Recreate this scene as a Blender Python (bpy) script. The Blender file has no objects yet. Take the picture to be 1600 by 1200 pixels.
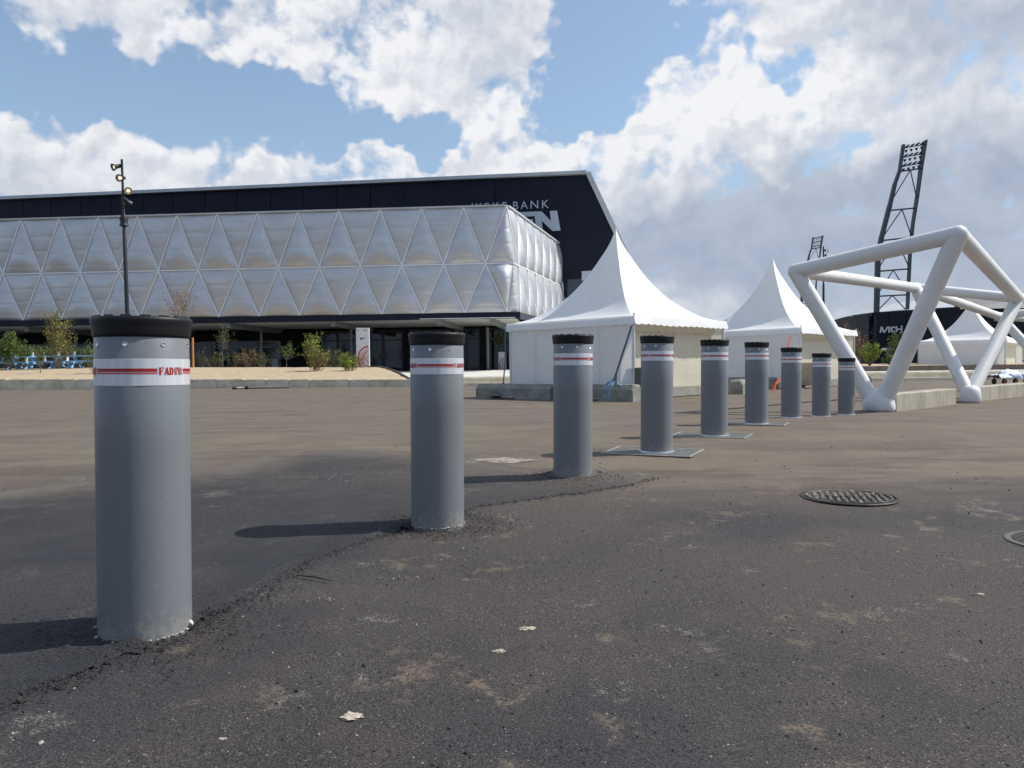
import bpy, bmesh, math, random
from mathutils import Vector, Matrix, noise
R = math.radians
rnd = random.Random(7)
scene = bpy.context.scene
col = scene.collection

# ---------------------------------------------------------------- camera
EYE = Vector((0.0, 0.0, 0.95))
FPX = 1202.0
CAM_M = (Matrix.Rotation(R(90 - 1.19), 4, 'X') @ Matrix.Rotation(-0.012, 4, 'Z'))
cd = bpy.data.cameras.new('camera')
cd.sensor_fit = 'HORIZONTAL'; cd.sensor_width = 36.0; cd.lens = 36.0 * FPX / 1600
cd.clip_start = 0.05; cd.clip_end = 6000
cam = bpy.data.objects.new('camera', cd); col.objects.link(cam)
cam.matrix_world = Matrix.Translation(EYE) @ CAM_M
scene.camera = cam
CR = CAM_M.to_3x3()

def ray(px, py):
    return CR @ Vector(((px - 800) / FPX, -(py - 600) / FPX, -1.0))
def at(px, py, Y):
    "the world point at distance Y (metres north of the eye) seen at a photograph coordinate"
    d = ray(px, py)
    return EYE + d * (Y / d.y)

# ---------------------------------------------------------------- light
SUN_EL, SUN_AZ = 48.5, 81.5            # azimuth clockwise from +Y (the view direction)
sd = Vector((math.sin(R(SUN_AZ)) * math.cos(R(SUN_EL)), math.cos(R(SUN_AZ)) * math.cos(R(SUN_EL)), math.sin(R(SUN_EL))))
sl = bpy.data.lights.new('sun', 'SUN'); sl.energy = 4.8; sl.angle = R(0.55); sl.color = (1.0, 0.955, 0.89)
so = bpy.data.objects.new('sun', sl); col.objects.link(so)
so.rotation_euler = (-sd).to_track_quat('-Z', 'Y').to_euler(); so.location = (20, 0, 40)
scene.view_settings.view_transform = 'Standard'; scene.view_settings.look = 'None'
scene.view_settings.exposure = 0.0; scene.view_settings.gamma = 1.0
scene.view_settings.use_curve_mapping = False
scene.cycles.denoising_prefilter = 'ACCURATE'

class NT:
    "small helper to write node trees"
    def __init__(s, nt): s.nt = nt; s.n = nt.nodes; s.l = nt.links
    def node(s, t, **kw):
        n = s.n.new(t)
        for k, v in kw.items(): setattr(n, k, v)
        return n
    def put(s, sock, v):
        if hasattr(v, 'is_output') or isinstance(v, bpy.types.NodeSocket): s.l.new(v, sock)
        elif v is not None: sock.default_value = v
    def m(s, op, a, b=None, c=None, clamp=False):
        n = s.node('ShaderNodeMath', operation=op); n.use_clamp = clamp
        s.put(n.inputs[0], a)
        if b is not None: s.put(n.inputs[1], b)
        if c is not None: s.put(n.inputs[2], c)
        return n.outputs[0]
    def v(s, op, a, b=None, out=0):
        n = s.node('ShaderNodeVectorMath', operation=op)
        s.put(n.inputs[0], a)
        if b is not None: s.put(n.inputs[1], b)
        return n.outputs[out]
    def noise(s, vec, scale, detail=4, rough=0.55, dist=0.0, out=0, dim='3D'):
        n = s.node('ShaderNodeTexNoise', noise_dimensions=dim); s.put(n.inputs['Vector'], vec)
        n.inputs['Scale'].default_value = scale; n.inputs['Detail'].default_value = detail
        n.inputs['Roughness'].default_value = rough; n.inputs['Distortion'].default_value = dist
        return n.outputs[out]
    def ramp(s, f, a, b, c=0.0, d=1.0, smooth=True):
        n = s.node('ShaderNodeMapRange'); n.interpolation_type = 'SMOOTHSTEP' if smooth else 'LINEAR'
        s.put(n.inputs[0], f)
        for i, x in enumerate((a, b, c, d)): n.inputs[i + 1].default_value = x
        return n.outputs[0]
    def mix(s, f, a, b, mode='MIX'):
        n = s.node('ShaderNodeMix', data_type='RGBA', blend_type=mode)
        s.put(n.inputs[0], f)
        for i, x in ((6, a), (7, b)):
            s.put(n.inputs[i], (x[0], x[1], x[2], 1.0) if isinstance(x, tuple) else x)
        return n.outputs[2]

# sky: Nishita sky with a cumulus layer
w = bpy.data.worlds.new('World'); scene.world = w; w.use_nodes = True
w.node_tree.nodes.clear(); T = NT(w.node_tree)
SKY = 0.10
sky = T.node('ShaderNodeTexSky', sky_type='NISHITA'); sky.sun_disc = False
sky.sun_elevation = R(SUN_EL); sky.sun_rotation = R(SUN_AZ)
sky.altitude = 40; sky.air_density = 1.0; sky.dust_density = 1.4; sky.ozone_density = 1.6
tc = T.node('ShaderNodeTexCoord').outputs['Generated']
def azel(px, py):
    d = ray(px, py).normalized()
    return math.atan2(d.x, d.y), math.asin(d.z)
sx = T.node('ShaderNodeSeparateXYZ'); T.put(sx.inputs[0], tc)
az = T.m('ARCTAN2', sx.outputs[0], sx.outputs[1]); el = T.m('MAXIMUM', T.m('ARCSINE', sx.outputs[2]), 0.0)
cb = T.node('ShaderNodeCombineXYZ'); T.put(cb.inputs[0], az); T.put(cb.inputs[1], el)
AE = cb.outputs[0]
CLOUDS = [ # px, py, rx, ry, weight
 (150,20,120,50,.5),(245,75,45,50,.7),(40,20,90,40,.15),(640,40,210,70,.85),(800,90,65,80,.9),(348,85,40,40,.9),(480,110,60,40,.5),(585,170,40,45,.6),(730,140,70,50,.5),
 (60,225,110,45,1.0),(340,200,130,26,.7),(490,222,40,24,.8),(100,290,260,34,1.0),(575,262,75,38,1.3),(430,290,150,26,.7),(660,290,120,20,.7),
 (905,240,75,40,1.2),(800,262,80,36,.9),(1070,150,70,52,1.3),(1165,165,80,52,1.1),(1100,280,170,80,1.0),(1000,250,60,50,.9),
 (1300,240,120,80,.8),(1330,80,90,50,.6),(1500,40,170,110,1.0),(1560,260,130,150,.6),(1420,170,130,80,.9),(1180,45,110,16,.35),(985,20,60,18,.35),
 (1060,420,180,80,.5),(1360,380,240,100,.5),(1240,480,380,45,.4),(1560,480,200,80,.3),(950,330,120,60,.5),
 (-350,200,260,260,.3),(2000,300,300,300,.5),
 (110,130,150,44,-1.3),(10,90,60,40,-.5),(225,155,90,34,-.9),(430,175,80,56,-1.3),(330,150,60,26,-.7),(640,225,110,30,-1.3),(520,205,60,26,-.9),(920,90,70,100,-1.4),(900,185,70,26,-1.1),(1060,50,100,32,-.9),
 (1250,100,70,22,-.7),(1210,120,90,14,-.6),(700,250,60,14,-.7),(1190,85,60,24,-.7),(420,130,50,34,-.6),(310,30,24,60,-.8),(1600,200,60,30,-.4),(1180,410,60,25,-.5)]
GREYS = [(1075,150,70,60,-.7),(1170,160,80,40,-.5),(900,235,80,30,-.5),(575,255,70,30,-.5),(1290,150,90,60,-.3),(1500,45,150,75,.9),(1230,300,190,45,.9),(1330,350,200,40,.7),(790,50,110,60,.35),(1160,395,200,50,.8),(1540,330,150,80,.9),(60,270,110,35,.3),(1380,440,240,70,.9),(1000,410,120,50,.5),(180,30,110,30,.25)]
def blobs(vec, lst):
    acc = None
    for (px, py, rx, ry, wt) in lst:
        a, e = azel(px, py)
        kx, ky = FPX / rx * 0.85, FPX / ry * 0.85
        n = T.node('ShaderNodeVectorMath', operation='MULTIPLY_ADD'); T.put(n.inputs[0], vec)
        n.inputs[1].default_value = (kx, ky, 0); n.inputs[2].default_value = (-a * kx, -e * ky, 0); d = n.outputs[0]
        g = T.m('POWER', 0.40, T.v('DOT_PRODUCT', d, d, out=1))
        acc = T.m('MULTIPLY_ADD', g, wt, acc if acc is not None else 0.0)
    return acc
wc = T.noise(AE, 11.0, 3, 0.62, 0.0, out=1, dim='2D')
warp = T.v('MULTIPLY', T.v('SUBTRACT', wc, (.5, .5, .5)), (0.16, 0.11, 0.0))
AW = T.v('ADD', AE, warp)
big = T.m('MAXIMUM', T.m('MINIMUM', blobs(AW, CLOUDS), 0.75), -0.75)
def billow(vec):
    n1 = T.noise(T.v('MULTIPLY', vec, (1.0, 1.3, 1.0)), 8.0, 7, 0.62, 0.0, dim='2D')
    vo = T.node('ShaderNodeTexVoronoi', feature='SMOOTH_F1', voronoi_dimensions='2D'); vo.normalize = True
    T.put(vo.inputs['Vector'], T.v('ADD', vec, T.v('MULTIPLY', warp, (.25, .25, 0))))
    vo.inputs['Scale'].default_value = 17.0; vo.inputs['Detail'].default_value = 2.0
    vo.inputs['Roughness'].default_value = 0.62; vo.inputs['Smoothness'].default_value = 0.35
    return T.m('MULTIPLY_ADD', n1, 1.5, T.m('MULTIPLY', vo.outputs['Distance'], -0.95))
B0 = billow(AE); B1 = billow(T.v('ADD', AE, (-0.006, 0.014, 0)))
D0 = T.m('ADD', T.m('MULTIPLY', big, 0.55), T.m('SUBTRACT', B0, 0.51))
alpha = T.ramp(D0, -0.06, 0.30)
thick = T.ramp(D0, 0.15, 1.0)
grey = T.m('MAXIMUM', T.m('MINIMUM', blobs(AW, GREYS), 1.0), -0.4)
lit = T.m('MULTIPLY', T.ramp(T.m('SUBTRACT', B0, B1), -0.16, 0.20, -1.0, 1.0, smooth=False), T.m('MULTIPLY_ADD', grey, -0.72, 1.0))
shade = T.m('MULTIPLY_ADD', grey, 0.62, T.m('MULTIPLY', thick, 0.22))
shade = T.m('MULTIPLY_ADD', lit, -0.22, shade)
shade = T.m('ADD', shade, 0.10, clamp=True)
litc = T.mix(shade, (0.90, 0.905, 0.93), (0.285, 0.36, 0.50))
lowhaze = T.ramp(el, 0.0, 0.34, 1.0, 0.0)
tint = T.mix(1.0, sky.outputs[0], (SKY * 1.45, SKY * 1.6, SKY * 1.6), 'MULTIPLY')
skyc = T.mix(lowhaze, T.mix(0.12, tint, (0.75, 0.80, 0.86)), (0.37, 0.47, 0.62))
cloudc = T.mix(T.m('MULTIPLY', lowhaze, 0.3), litc, (0.50, 0.58, 0.68))
final = T.mix(alpha, skyc, cloudc)
final = T.mix(1.0, final, (1 / SKY, 1 / SKY, 1 / SKY), 'MULTIPLY')
bg = T.node('ShaderNodeBackground'); T.put(bg.inputs[0], final); bg.inputs[1].default_value = SKY
wo = T.node('ShaderNodeOutputWorld'); T.l.new(bg.outputs[0], wo.inputs[0])
w.cycles.sampling_method = 'MANUAL'; w.cycles.sample_map_resolution = 512

#ENDSKY

# ================================================================ helpers
def mat(name, c, rough=0.6, metal=0.0, var=0.12, scale=3.0, bump=0.0, bscale=40.0, c2=None, stretch=(1, 1, 1), coat=0.0, spec=0.5, detail=5, lo=.3, hi=.7, dirt=False):
    m = bpy.data.materials.new(name); m.use_nodes = True
    t = NT(m.node_tree); b = t.n['Principled BSDF']
    pos = t.node('ShaderNodeNewGeometry').outputs['Position']
    pv = t.v('MULTIPLY', pos, stretch)
    n = t.noise(pv, scale, detail, 0.6)
    c2 = c2 or tuple(x * (1 - var * 2) for x in c)
    cc = t.mix(t.ramp(n, lo, hi), c, c2)
    if var > 0: 
        n2 = t.noise(pv, scale * 7, 4, 0.6)
        cc = t.mix(t.ramp(n2, .3, .7, 0.0, var), cc, tuple(min(1, x * 1.6) for x in c), 'MIX')
    if dirt:   # splashes of grey dust, faint runs and scuffs
        ob = t.node('ShaderNodeTexCoord').outputs['Object']; oi = t.node('ShaderNodeObjectInfo').outputs['Random']
        rv = t.node('ShaderNodeCombineXYZ'); t.put(rv.inputs[0], t.m('MULTIPLY', oi, 40.0)); ps = t.v('ADD', pos, rv.outputs[0])
        sz = t.node('ShaderNodeSeparateXYZ'); t.put(sz.inputs[0], ob)
        sp_ = t.noise(ps, 42, 5, .7); low = t.ramp(sz.outputs[2], .0, .16, 1.0, .0)
        m1_ = t.m('MULTIPLY', t.ramp(t.m('ADD', sp_, t.m('MULTIPLY', low, .22)), .60, .74), .45)
        runs = t.noise(t.v('MULTIPLY', ps, (34, 34, 1.1)), 1.0, 4, .6); m2_ = t.m('MULTIPLY', t.ramp(runs, .60, .78), .16)
        scr = t.noise(t.v('MULTIPLY', ps, (9, 9, 55)), 1.0, 6, .75); m3_ = t.m('MULTIPLY', t.ramp(scr, .70, .76), .25)
        cc = t.mix(m1_, cc, (.30, .27, .23)); cc = t.mix(m2_, cc, (.24, .245, .25)); cc = t.mix(m3_, cc, (.34, .35, .36))
    t.put(b.inputs['Base Color'], cc)
    b.inputs['Roughness'].default_value = rough; b.inputs['Metallic'].default_value = metal
    b.inputs['Coat Weight'].default_value = coat; b.inputs['Specular IOR Level'].default_value = spec
    if rough > .2: t.put(b.inputs['Roughness'], t.ramp(n, .3, .7, rough * .92, min(1, rough * 1.1)))
    if bump > 0:
        bn = t.noise(pv, bscale, 5, 0.6)
        bp = t.node('ShaderNodeBump'); bp.inputs['Distance'].default_value = bump; bp.inputs['Strength'].default_value = 1.0
        t.put(bp.inputs['Height'], bn); t.put(b.inputs['Normal'], bp.outputs[0])
    return m
def emit(name, c, st):
    m = bpy.data.materials.new(name); m.use_nodes = True; b = m.node_tree.nodes['Principled BSDF']
    b.inputs['Base Color'].default_value = (*c, 1); b.inputs['Emission Color'].default_value = (*c, 1); b.inputs['Emission Strength'].default_value = st
    return m

class MB:
    def __init__(s): s.v = []; s.f = []
    def add(s, vs, fs):
        o = len(s.v); s.v += [Vector(p) for p in vs]; s.f += [tuple(i + o for i in f) for f in fs]; return s
    def box(s, c, size, rz=0.0, M=None, bev=0.0):
        hx, hy, hz = (x / 2 for x in size); c = Vector(c)
        if bev > 0:
            # chamfered box: 24 verts
            b = bev; vs = []; 
            bm = bmesh.new(); bmesh.ops.create_cube(bm, size=1.0)
            for q in bm.verts: q.co = Vector((q.co.x * size[0], q.co.y * size[1], q.co.z * size[2]))
            bmesh.ops.bevel(bm, geom=bm.edges[:], offset=b, segments=1, affect='EDGES')
            bm.verts.ensure_lookup_table(); vs = [q.co.copy() for q in bm.verts]; fs = [tuple(x.index for x in f.verts) for f in bm.faces]; bm.free()
        else:
            vs = [Vector((x, y, z)) for z in (-hz, hz) for y in (-hy, hy) for x in (-hx, hx)]
            fs = [(0, 2, 3, 1), (4, 5, 7, 6), (0, 1, 5, 4), (2, 6, 7, 3), (0, 4, 6, 2), (1, 3, 7, 5)]
        rot = M if M is not None else Matrix.Rotation(rz, 3, 'Z')
        return s.add([c + rot @ v for v in vs], fs)
    def tube(s, a, b, r, seg=10, r2=None, caps=True):
        a = Vector(a); b = Vector(b); r2 = r if r2 is None else r2
        q = (b - a).to_track_quat('Z', 'Y').to_matrix()
        vs = []
        for p, rr in ((a, r), (b, r2)):
            for i in range(seg):
                t = 2 * math.pi * i / seg
                vs.append(p + q @ Vector((rr * math.cos(t), rr * math.sin(t), 0)))
        fs = [(i, (i + 1) % seg, seg + (i + 1) % seg, seg + i) for i in range(seg)]
        if caps: fs += [tuple(reversed(range(seg))), tuple(range(seg, 2 * seg))]
        return s.add(vs, fs)
    def chain(s, pts, rs, seg=8):
        for i in range(len(pts) - 1): s.tube(pts[i], pts[i + 1], rs[i], seg, rs[i + 1])
        return s
    def lathe(s, prof, seg=32, c=(0, 0, 0), cap=False):
        c = Vector(c); vs = []
        for r, z in prof:
            for i in range(seg):
                t = 2 * math.pi * i / seg; vs.append(c + Vector((r * math.cos(t), r * math.sin(t), z)))
        fs = []
        for k in range(len(prof) - 1):
            for i in range(seg):
                j = (i + 1) % seg; fs.append((k * seg + i, k * seg + j, (k + 1) * seg + j, (k + 1) * seg + i))
        if cap: fs += [tuple(reversed(range(seg))), tuple((len(prof) - 1) * seg + i for i in range(seg))]
        return s.add(vs, fs)
    def beam(s, a, b, w, h, up=(0, 0, 1)):
        a = Vector(a); b = Vector(b); d = (b - a).normalized(); up = Vector(up)
        x = d.cross(up).normalized(); z = x.cross(d)
        vs = [p + x * sx * w / 2 + z * sz * h / 2 for p in (a, b) for sz in (-1, 1) for sx in (-1, 1)]
        return s.add(vs, [(0, 1, 3, 2), (4, 6, 7, 5), (0, 4, 5, 1), (2, 3, 7, 6), (0, 2, 6, 4), (1, 5, 7, 3)])
    def prism(s, poly, n):
        "extrude the polygon by the vector n"
        k = len(poly); n = Vector(n)
        return s.add([Vector(p) for p in poly] + [Vector(p) + n for p in poly],
                     [tuple(reversed(range(k))), tuple(range(k, 2 * k))] + [(i, (i + 1) % k, k + (i + 1) % k, k + i) for i in range(k)])
    def ball(s, c, r, sc=(1, 1, 1), sub=2, nz=0.0, seed=0):
        bm = bmesh.new(); bmesh.ops.create_icosphere(bm, subdivisions=sub, radius=1.0)
        bm.verts.ensure_lookup_table(); c = Vector(c); vs = []
        for q in bm.verts:
            k = 1 + (nz * noise.noise(q.co * 2.3 + Vector((seed, seed * 1.7, 0))) if nz else 0)
            vs.append(c + Vector((q.co.x * sc[0], q.co.y * sc[1], q.co.z * sc[2])) * r * k)
        fs = [tuple(x.index for x in f.verts) for f in bm.faces]; bm.free()
        return s.add(vs, fs)
    def grid(s, nu, nv, fn):
        vs = [fn(i / nu, j / nv) for j in range(nv + 1) for i in range(nu + 1)]
        return s.add(vs, [(j * (nu + 1) + i, j * (nu + 1) + i + 1, (j + 1) * (nu + 1) + i + 1, (j + 1) * (nu + 1) + i) for j in range(nv) for i in range(nu)])
    def mesh(s, name, m, smooth=False, angle=None):
        me = bpy.data.meshes.new(name); me.from_pydata([tuple(v) for v in s.v], [], s.f)
        if m: me.materials.append(m)
        if smooth:
            me.polygons.foreach_set('use_smooth', [True] * len(me.polygons))
            if angle: me.set_sharp_from_angle(angle=R(angle))
        me.update(); return me
    def build(s, name, m, parent=None, smooth=False, angle=None, world=False, loc=None):
        if world and parent is not None:
            o0 = parent.location.copy(); s.v = [v - o0 for v in s.v]
        return link(name, s.mesh(name, m, smooth, angle), parent, loc)
def link(name, me, parent=None, loc=None, rot=None):
    o = bpy.data.objects.new(name, me); col.objects.link(o); o.parent = parent
    if loc is not None: o.location = loc
    if rot is not None: o.rotation_euler = rot
    return o
def tag(o, label=None, cat=None, group=None, kind=None):
    if label: o['label'] = label
    if cat: o['category'] = cat
    if group: o['group'] = group
    if kind: o['kind'] = kind
    return o
def thing(name, label, cat, loc=(0, 0, 0), rz=0.0, group=None):
    o = bpy.data.objects.new(name, None); col.objects.link(o); o.location = loc; o.rotation_euler = (0, 0, rz); o.empty_display_size = .2
    return tag(o, label, cat, group)
def dup(root, loc=None, rz=None, label=None, scale=None):
    "copy a thing, its parts and their sub-parts; meshes are shared"
    def cp(o, p):
        c = o.copy(); col.objects.link(c); c.parent = p
        for ch in KIDS.get(o.name, [x for x in col.objects if x.parent == o]): cp(ch, c)
        return c
    r = cp(root, None)
    if loc is not None: r.location = loc
    if rz is not None: r.rotation_euler = (0, 0, rz)
    if scale: r.scale = (scale,) * 3
    if label: r['label'] = label
    return r
KIDS = {}
def hermite(tab, x):
    if x <= tab[0][0]: return tab[0][1]
    if x >= tab[-1][0]: return tab[-1][1]
    for i in range(len(tab) - 1):
        if x <= tab[i + 1][0]:
            (x0, y0), (x1, y1) = tab[i], tab[i + 1]
            m0 = (y1 - tab[i - 1][1]) / (x1 - tab[i - 1][0]) if i > 0 else 0
            m1 = (tab[i + 2][1] - y0) / (tab[i + 2][0] - x0) if i + 2 < len(tab) else 0
            h = x1 - x0; t = (x - x0) / h
            return (2*t**3-3*t*t+1)*y0 + (t**3-2*t*t+t)*h*m0 + (-2*t**3+3*t*t)*y1 + (t**3-t*t)*h*m1
ZT = [(0, .06), (2.45, .122), (4.02, .135), (5.43, .176), (6.63, .209), (8.03, .217), (9.42, .228), (10.82, .198), (12.2, .122), (13.6, .053), (15, .018), (18, 0), (30, 0)]
def zg(y): return hermite(ZT, y)
def gp(px, py):
    "the ground point seen at a photograph coordinate"
    d = ray(px, py); t = 0.9 / -d.z
    for _ in range(40):
        p = EYE + d * t; t += (p.z - zg(p.y)) / -d.z * 0.7
    p = EYE + d * t
    return Vector((p.x, p.y, zg(p.y)))

# ================================================================ ground
def asphalt(name, base, dust, patch=False):
    m = bpy.data.materials.new(name); m.use_nodes = True; t = NT(m.node_tree); b = t.n['Principled BSDF']
    pos = t.node('ShaderNodeNewGeometry').outputs['Position']
    sp = t.node('ShaderNodeSeparateXYZ'); t.put(sp.inputs[0], pos)
    fine = t.noise(pos, 190, 3, 0.7); agg = t.noise(pos, 75, 4, 0.75); med = t.noise(pos, 1.6, 6, 0.62); lo = t.noise(pos, 0.33, 5, 0.6)
    c = t.mix(t.ramp(med, .30, .72), base, tuple(x * .70 for x in base))
    c = t.mix(t.ramp(lo, .38, .62, 0, 1.0), c, (base[0] * 1.35, base[1] * 1.24, base[2] * 1.16))
    # worn aggregate shows pale stone
    vo = t.node('ShaderNodeTexVoronoi'); t.put(vo.inputs['Vector'], pos); vo.inputs['Scale'].default_value = 130
    vs = t.node('ShaderNodeSeparateColor'); t.put(vs.inputs[0], vo.outputs['Color'])
    chip = t.m('MULTIPLY', t.ramp(vs.outputs[0], .80, .97), t.ramp(vo.outputs['Distance'], .42, .20))
    c = t.mix(t.m('MULTIPLY', chip, 0.6 if not patch else .25), c, (.23, .215, .19))
    c = t.mix(t.ramp(agg, .52, .72, 0, .55), c, tuple(x * 2.1 for x in base))
    c = t.mix(t.ramp(agg, .47, .33, 0, .7), c, tuple(x * .35 for x in base))
    # dry dust dragged across by wheels
    sv = t.v('MULTIPLY', pos, (0.22, 1.0, 1.0))
    st = t.noise(sv, 1.3, 8, 0.68, .4)
    st2 = t.noise(t.v('MULTIPLY', pos, (0.5, 2.2, 1.0)), 1.9, 7, 0.7, .6)
    far = t.ramp(sp.outputs[1], 3.9, 7.5)
    band = t.m('MULTIPLY', t.ramp(sp.outputs[1], 4.0, 5.6), t.ramp(sp.outputs[1], 10.5, 6.6))
    band = t.m('MULTIPLY', band, t.ramp(sp.outputs[0], -1.0, 2.2, .35, 1.0))
    d1 = t.m('MULTIPLY', t.ramp(st, .38, .66), t.m('MULTIPLY_ADD', band, .95, t.m('MULTIPLY', far, .30)))
    d1 = t.m('ADD', d1, t.m('MULTIPLY', far, .58))
    d2 = t.m('MULTIPLY', t.ramp(st2, .64, .76), 0.55)
    blot = t.noise(pos, 3.1, 7, 0.72, .2)
    d3 = t.m('MULTIPLY', t.m('MULTIPLY', t.ramp(blot, .575, .66), t.ramp(agg, .38, .56)), 0.95)
    dd = t.m('MINIMUM', t.m('ADD', t.m('ADD', d1, t.m('MULTIPLY', d2, .45)), d3), 0.9)
    # rusty brown soaked patches and pale scuffed spots
    ru = t.noise(pos, 1.15, 6, .66, .5); c = t.mix(t.m('MULTIPLY', t.ramp(ru, .51, .62), .60), c, (base[0] * 1.42, base[1] * 1.22, base[2] * 1.14))
    bl = t.noise(t.v('ADD', pos, (17, 3, 0)), .9, 5, .6); c = t.mix(t.ramp(bl, .52, .66, 0, .6), c, (base[0] * .62, base[1] * .66, base[2] * .78))
    sc = t.noise(t.v('ADD', pos, (5, 31, 0)), 2.3, 8, .78, .3); scm = t.m('MULTIPLY', t.ramp(sc, .585, .68), t.ramp(fine, .42, .58)); c = t.mix(t.m('MULTIPLY', scm, .8 if not patch else .4), c, (.19, .175, .15))
    c = t.mix(t.ramp(fine, .45, .60, 0, .8), c, t.mix(1.0, c, (2.3, 2.25, 2.2), 'MULTIPLY')); c = t.mix(t.ramp(fine, .50, .38, 0, .75), c, t.mix(1.0, c, (.35, .35, .36), 'MULTIPLY'))
    if patch:
        at_ = t.node('ShaderNodeAttribute', attribute_name='edge').outputs['Fac']
        nn = t.noise(pos, 3.0, 6, .65)
        fade = t.ramp(t.m('ADD', at_, t.m('MULTIPLY', t.m('SUBTRACT', nn, .5), 1.1)), .05, .85, .62, 0.0)
        dd = t.m('ADD', t.m('MULTIPLY', dd, .30), fade)
    dustc = t.mix(t.ramp(med, .4, .6), dust, tuple(x * .82 for x in dust))
    c = t.mix(dd, c, dustc)
    # dark rubber streaks across the far lot
    rb = t.noise(t.v('MULTIPLY', pos, (0.10, 1.6, 1.0)), 1.1, 5, .6, .8)
    c = t.mix(t.m('MULTIPLY', t.ramp(rb, .60, .70), t.m('MULTIPLY', far, .45)), c, tuple(x * .9 for x in base))
    t.put(b.inputs['Base Color'], c)
    t.put(b.inputs['Roughness'], t.ramp(agg, .3, .7, .78, .95)); b.inputs['Specular IOR Level'].default_value = .35
    h = t.m('MULTIPLY_ADD', agg, 1.0, t.m('MULTIPLY', fine, .45))
    bp = t.node('ShaderNodeBump'); bp.inputs['Distance'].default_value = .009 if not patch else .008
    bp.inputs['Strength'].default_value = .9
    t.put(bp.inputs['Height'], h); t.put(b.inputs['Normal'], bp.outputs[0])
    return m
M_ASPH = asphalt('asphalt_old', (.0385, .0352, .0350), (.178, .142, .106))
M_PATCH = asphalt('asphalt_new', (.0225, .0232, .0265), (.15, .125, .10), True)

def axis(parts):
    r = []
    for a, b, st in parts:
        n = max(1, int(round((b - a) / st))); r += [a + (b - a) * i / n for i in range(n)]
    return r + [parts[-1][1]]
gx = axis([(-900, -60, 60), (-60, -8, 4), (-8, 8, .16), (8, 60, 4), (60, 900, 60)])
gy = axis([(-200, -10, 30), (-10, 0, 1), (0, 9, .12), (9, 20, .4), (20, 60, 4), (60, 1500, 120)])
MH = gp(1326, 777); GR = gp(1672, 849)
def und(x, y):
    if abs(x) > 12 or y > 14 or y < 0: return 0
    f = min(1, (12 - abs(x)) / 4) * min(1, (14 - y) / 4)
    d = min(1.0, max(0.0, min((Vector((x, y)) - MH.xy).length, (Vector((x, y)) - GR.xy).length) / .5 - .65))
    return f * d * (.010 * noise.noise(Vector((x * .9, y * .9, 3))) + .003 * noise.noise(Vector((x * 4, y * 4, 7))))
g = MB(); nx = len(gx)
g.add([(x, y, zg(y) + und(x, y)) for y in gy for x in gx], [(j*nx+i, j*nx+i+1, (j+1)*nx+i+1, (j+1)*nx+i) for j in range(len(gy)-1) for i in range(nx-1)])
tag(g.build('ground', M_ASPH, smooth=True), kind='structure')

BX = [-1.172, -.374, .410, 1.247, 2.112, 2.99, 3.925, 4.90, 5.91]
BOLL = []
for i, (px, pyb, Y) in enumerate([(228, 990, 2.45), (684, 821, 4.00), (895, 745, 5.42), (1026, 708, 6.63), (1116, 681, 8.03), (1182, 662, 9.42), (1236, 653, 10.98), (1283, 651, 12.2), (1322, 648, 13.6)]):
    x = at(px, pyb, Y).x; BOLL.append(Vector((x, Y, zg(Y))))

# darker fresh asphalt round the first three bollards
near = [(-260,1190),(-100,1140),(0,1103),(130,1055),(290,985),(400,930),(500,872),(620,830),(760,792),(880,775),(960,765),(1022,750)]
farp = [(1002,738),(930,734),(860,736),(800,727),(700,712),(600,702),(480,706),(300,735),(150,752),(0,768),(-200,780),(-500,790)]
PP = [gp(*p).xy for p in near + farp]
def sdf(p, P):
    ins = False; best = 1e9; n = len(P)
    for i in range(n):
        a = P[i]; b = P[(i + 1) % n]; e = b - a; q = p - a
        t = max(0, min(1, q.dot(e) / e.length_squared)); best = min(best, (q - e * t).length)
        if (a.y > p.y) != (b.y > p.y) and p.x < (b.x - a.x) * (p.y - a.y) / (b.y - a.y) + a.x: ins = not ins
    return best if ins else -best
def patch_h(x, y, s):
    e = max(0.0, min(1.0, s / .05)); n1 = noise.noise(Vector((x * 9, y * 9, 1))); n2 = noise.noise(Vector((x * 28, y * 28, 5)))
    lip = math.exp(-((s - .05) / .05) ** 2) * (.006 + .008 * max(0, n2))
    h = -.004 + e * (.011 + .0025 * n1 + .0015 * n2) + lip
    for bp_ in BOLL[:3]:
        d = (Vector((x, y)) - bp_.xy).length
        if d < .5: h += math.exp(-((d - .14) / .12) ** 2) * (.013 + .012 * n1 + .008 * n2)
    return zg(y) + und(x, y) + h
st = .024; x0 = max(-3.6, min(p.x for p in PP)); x1 = max(p.x for p in PP); y0 = min(p.y for p in PP) - .1; y1 = max(p.y for p in PP)
cols = int((x1 - x0) / st) + 2; rows = int((y1 - y0) / st) + 2
import numpy as np
P_ = np.array([[p.x, p.y] for p in PP])
X_, Y_ = np.meshgrid(x0 + st * np.arange(cols), y0 + st * np.arange(rows))
best = np.full(X_.shape, 1e9); ins = np.zeros(X_.shape, bool)
for i in range(len(P_)):
    a = P_[i]; b = P_[(i + 1) % len(P_)]; e = b - a
    tt = np.clip(((X_ - a[0]) * e[0] + (Y_ - a[1]) * e[1]) / (e @ e), 0, 1)
    best = np.minimum(best, np.hypot(X_ - a[0] - tt * e[0], Y_ - a[1] - tt * e[1]))
    if a[1] != b[1]:
        ins ^= ((a[1] > Y_) != (b[1] > Y_)) & (X_ < e[0] * (Y_ - a[1]) / e[1] + a[0])
S_ = np.where(ins, best, -best)
F_ = np.array([[p.x, p.y] for p in [gp(*q) for q in farp]]); fd = np.full(X_.shape, 1e9)
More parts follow.
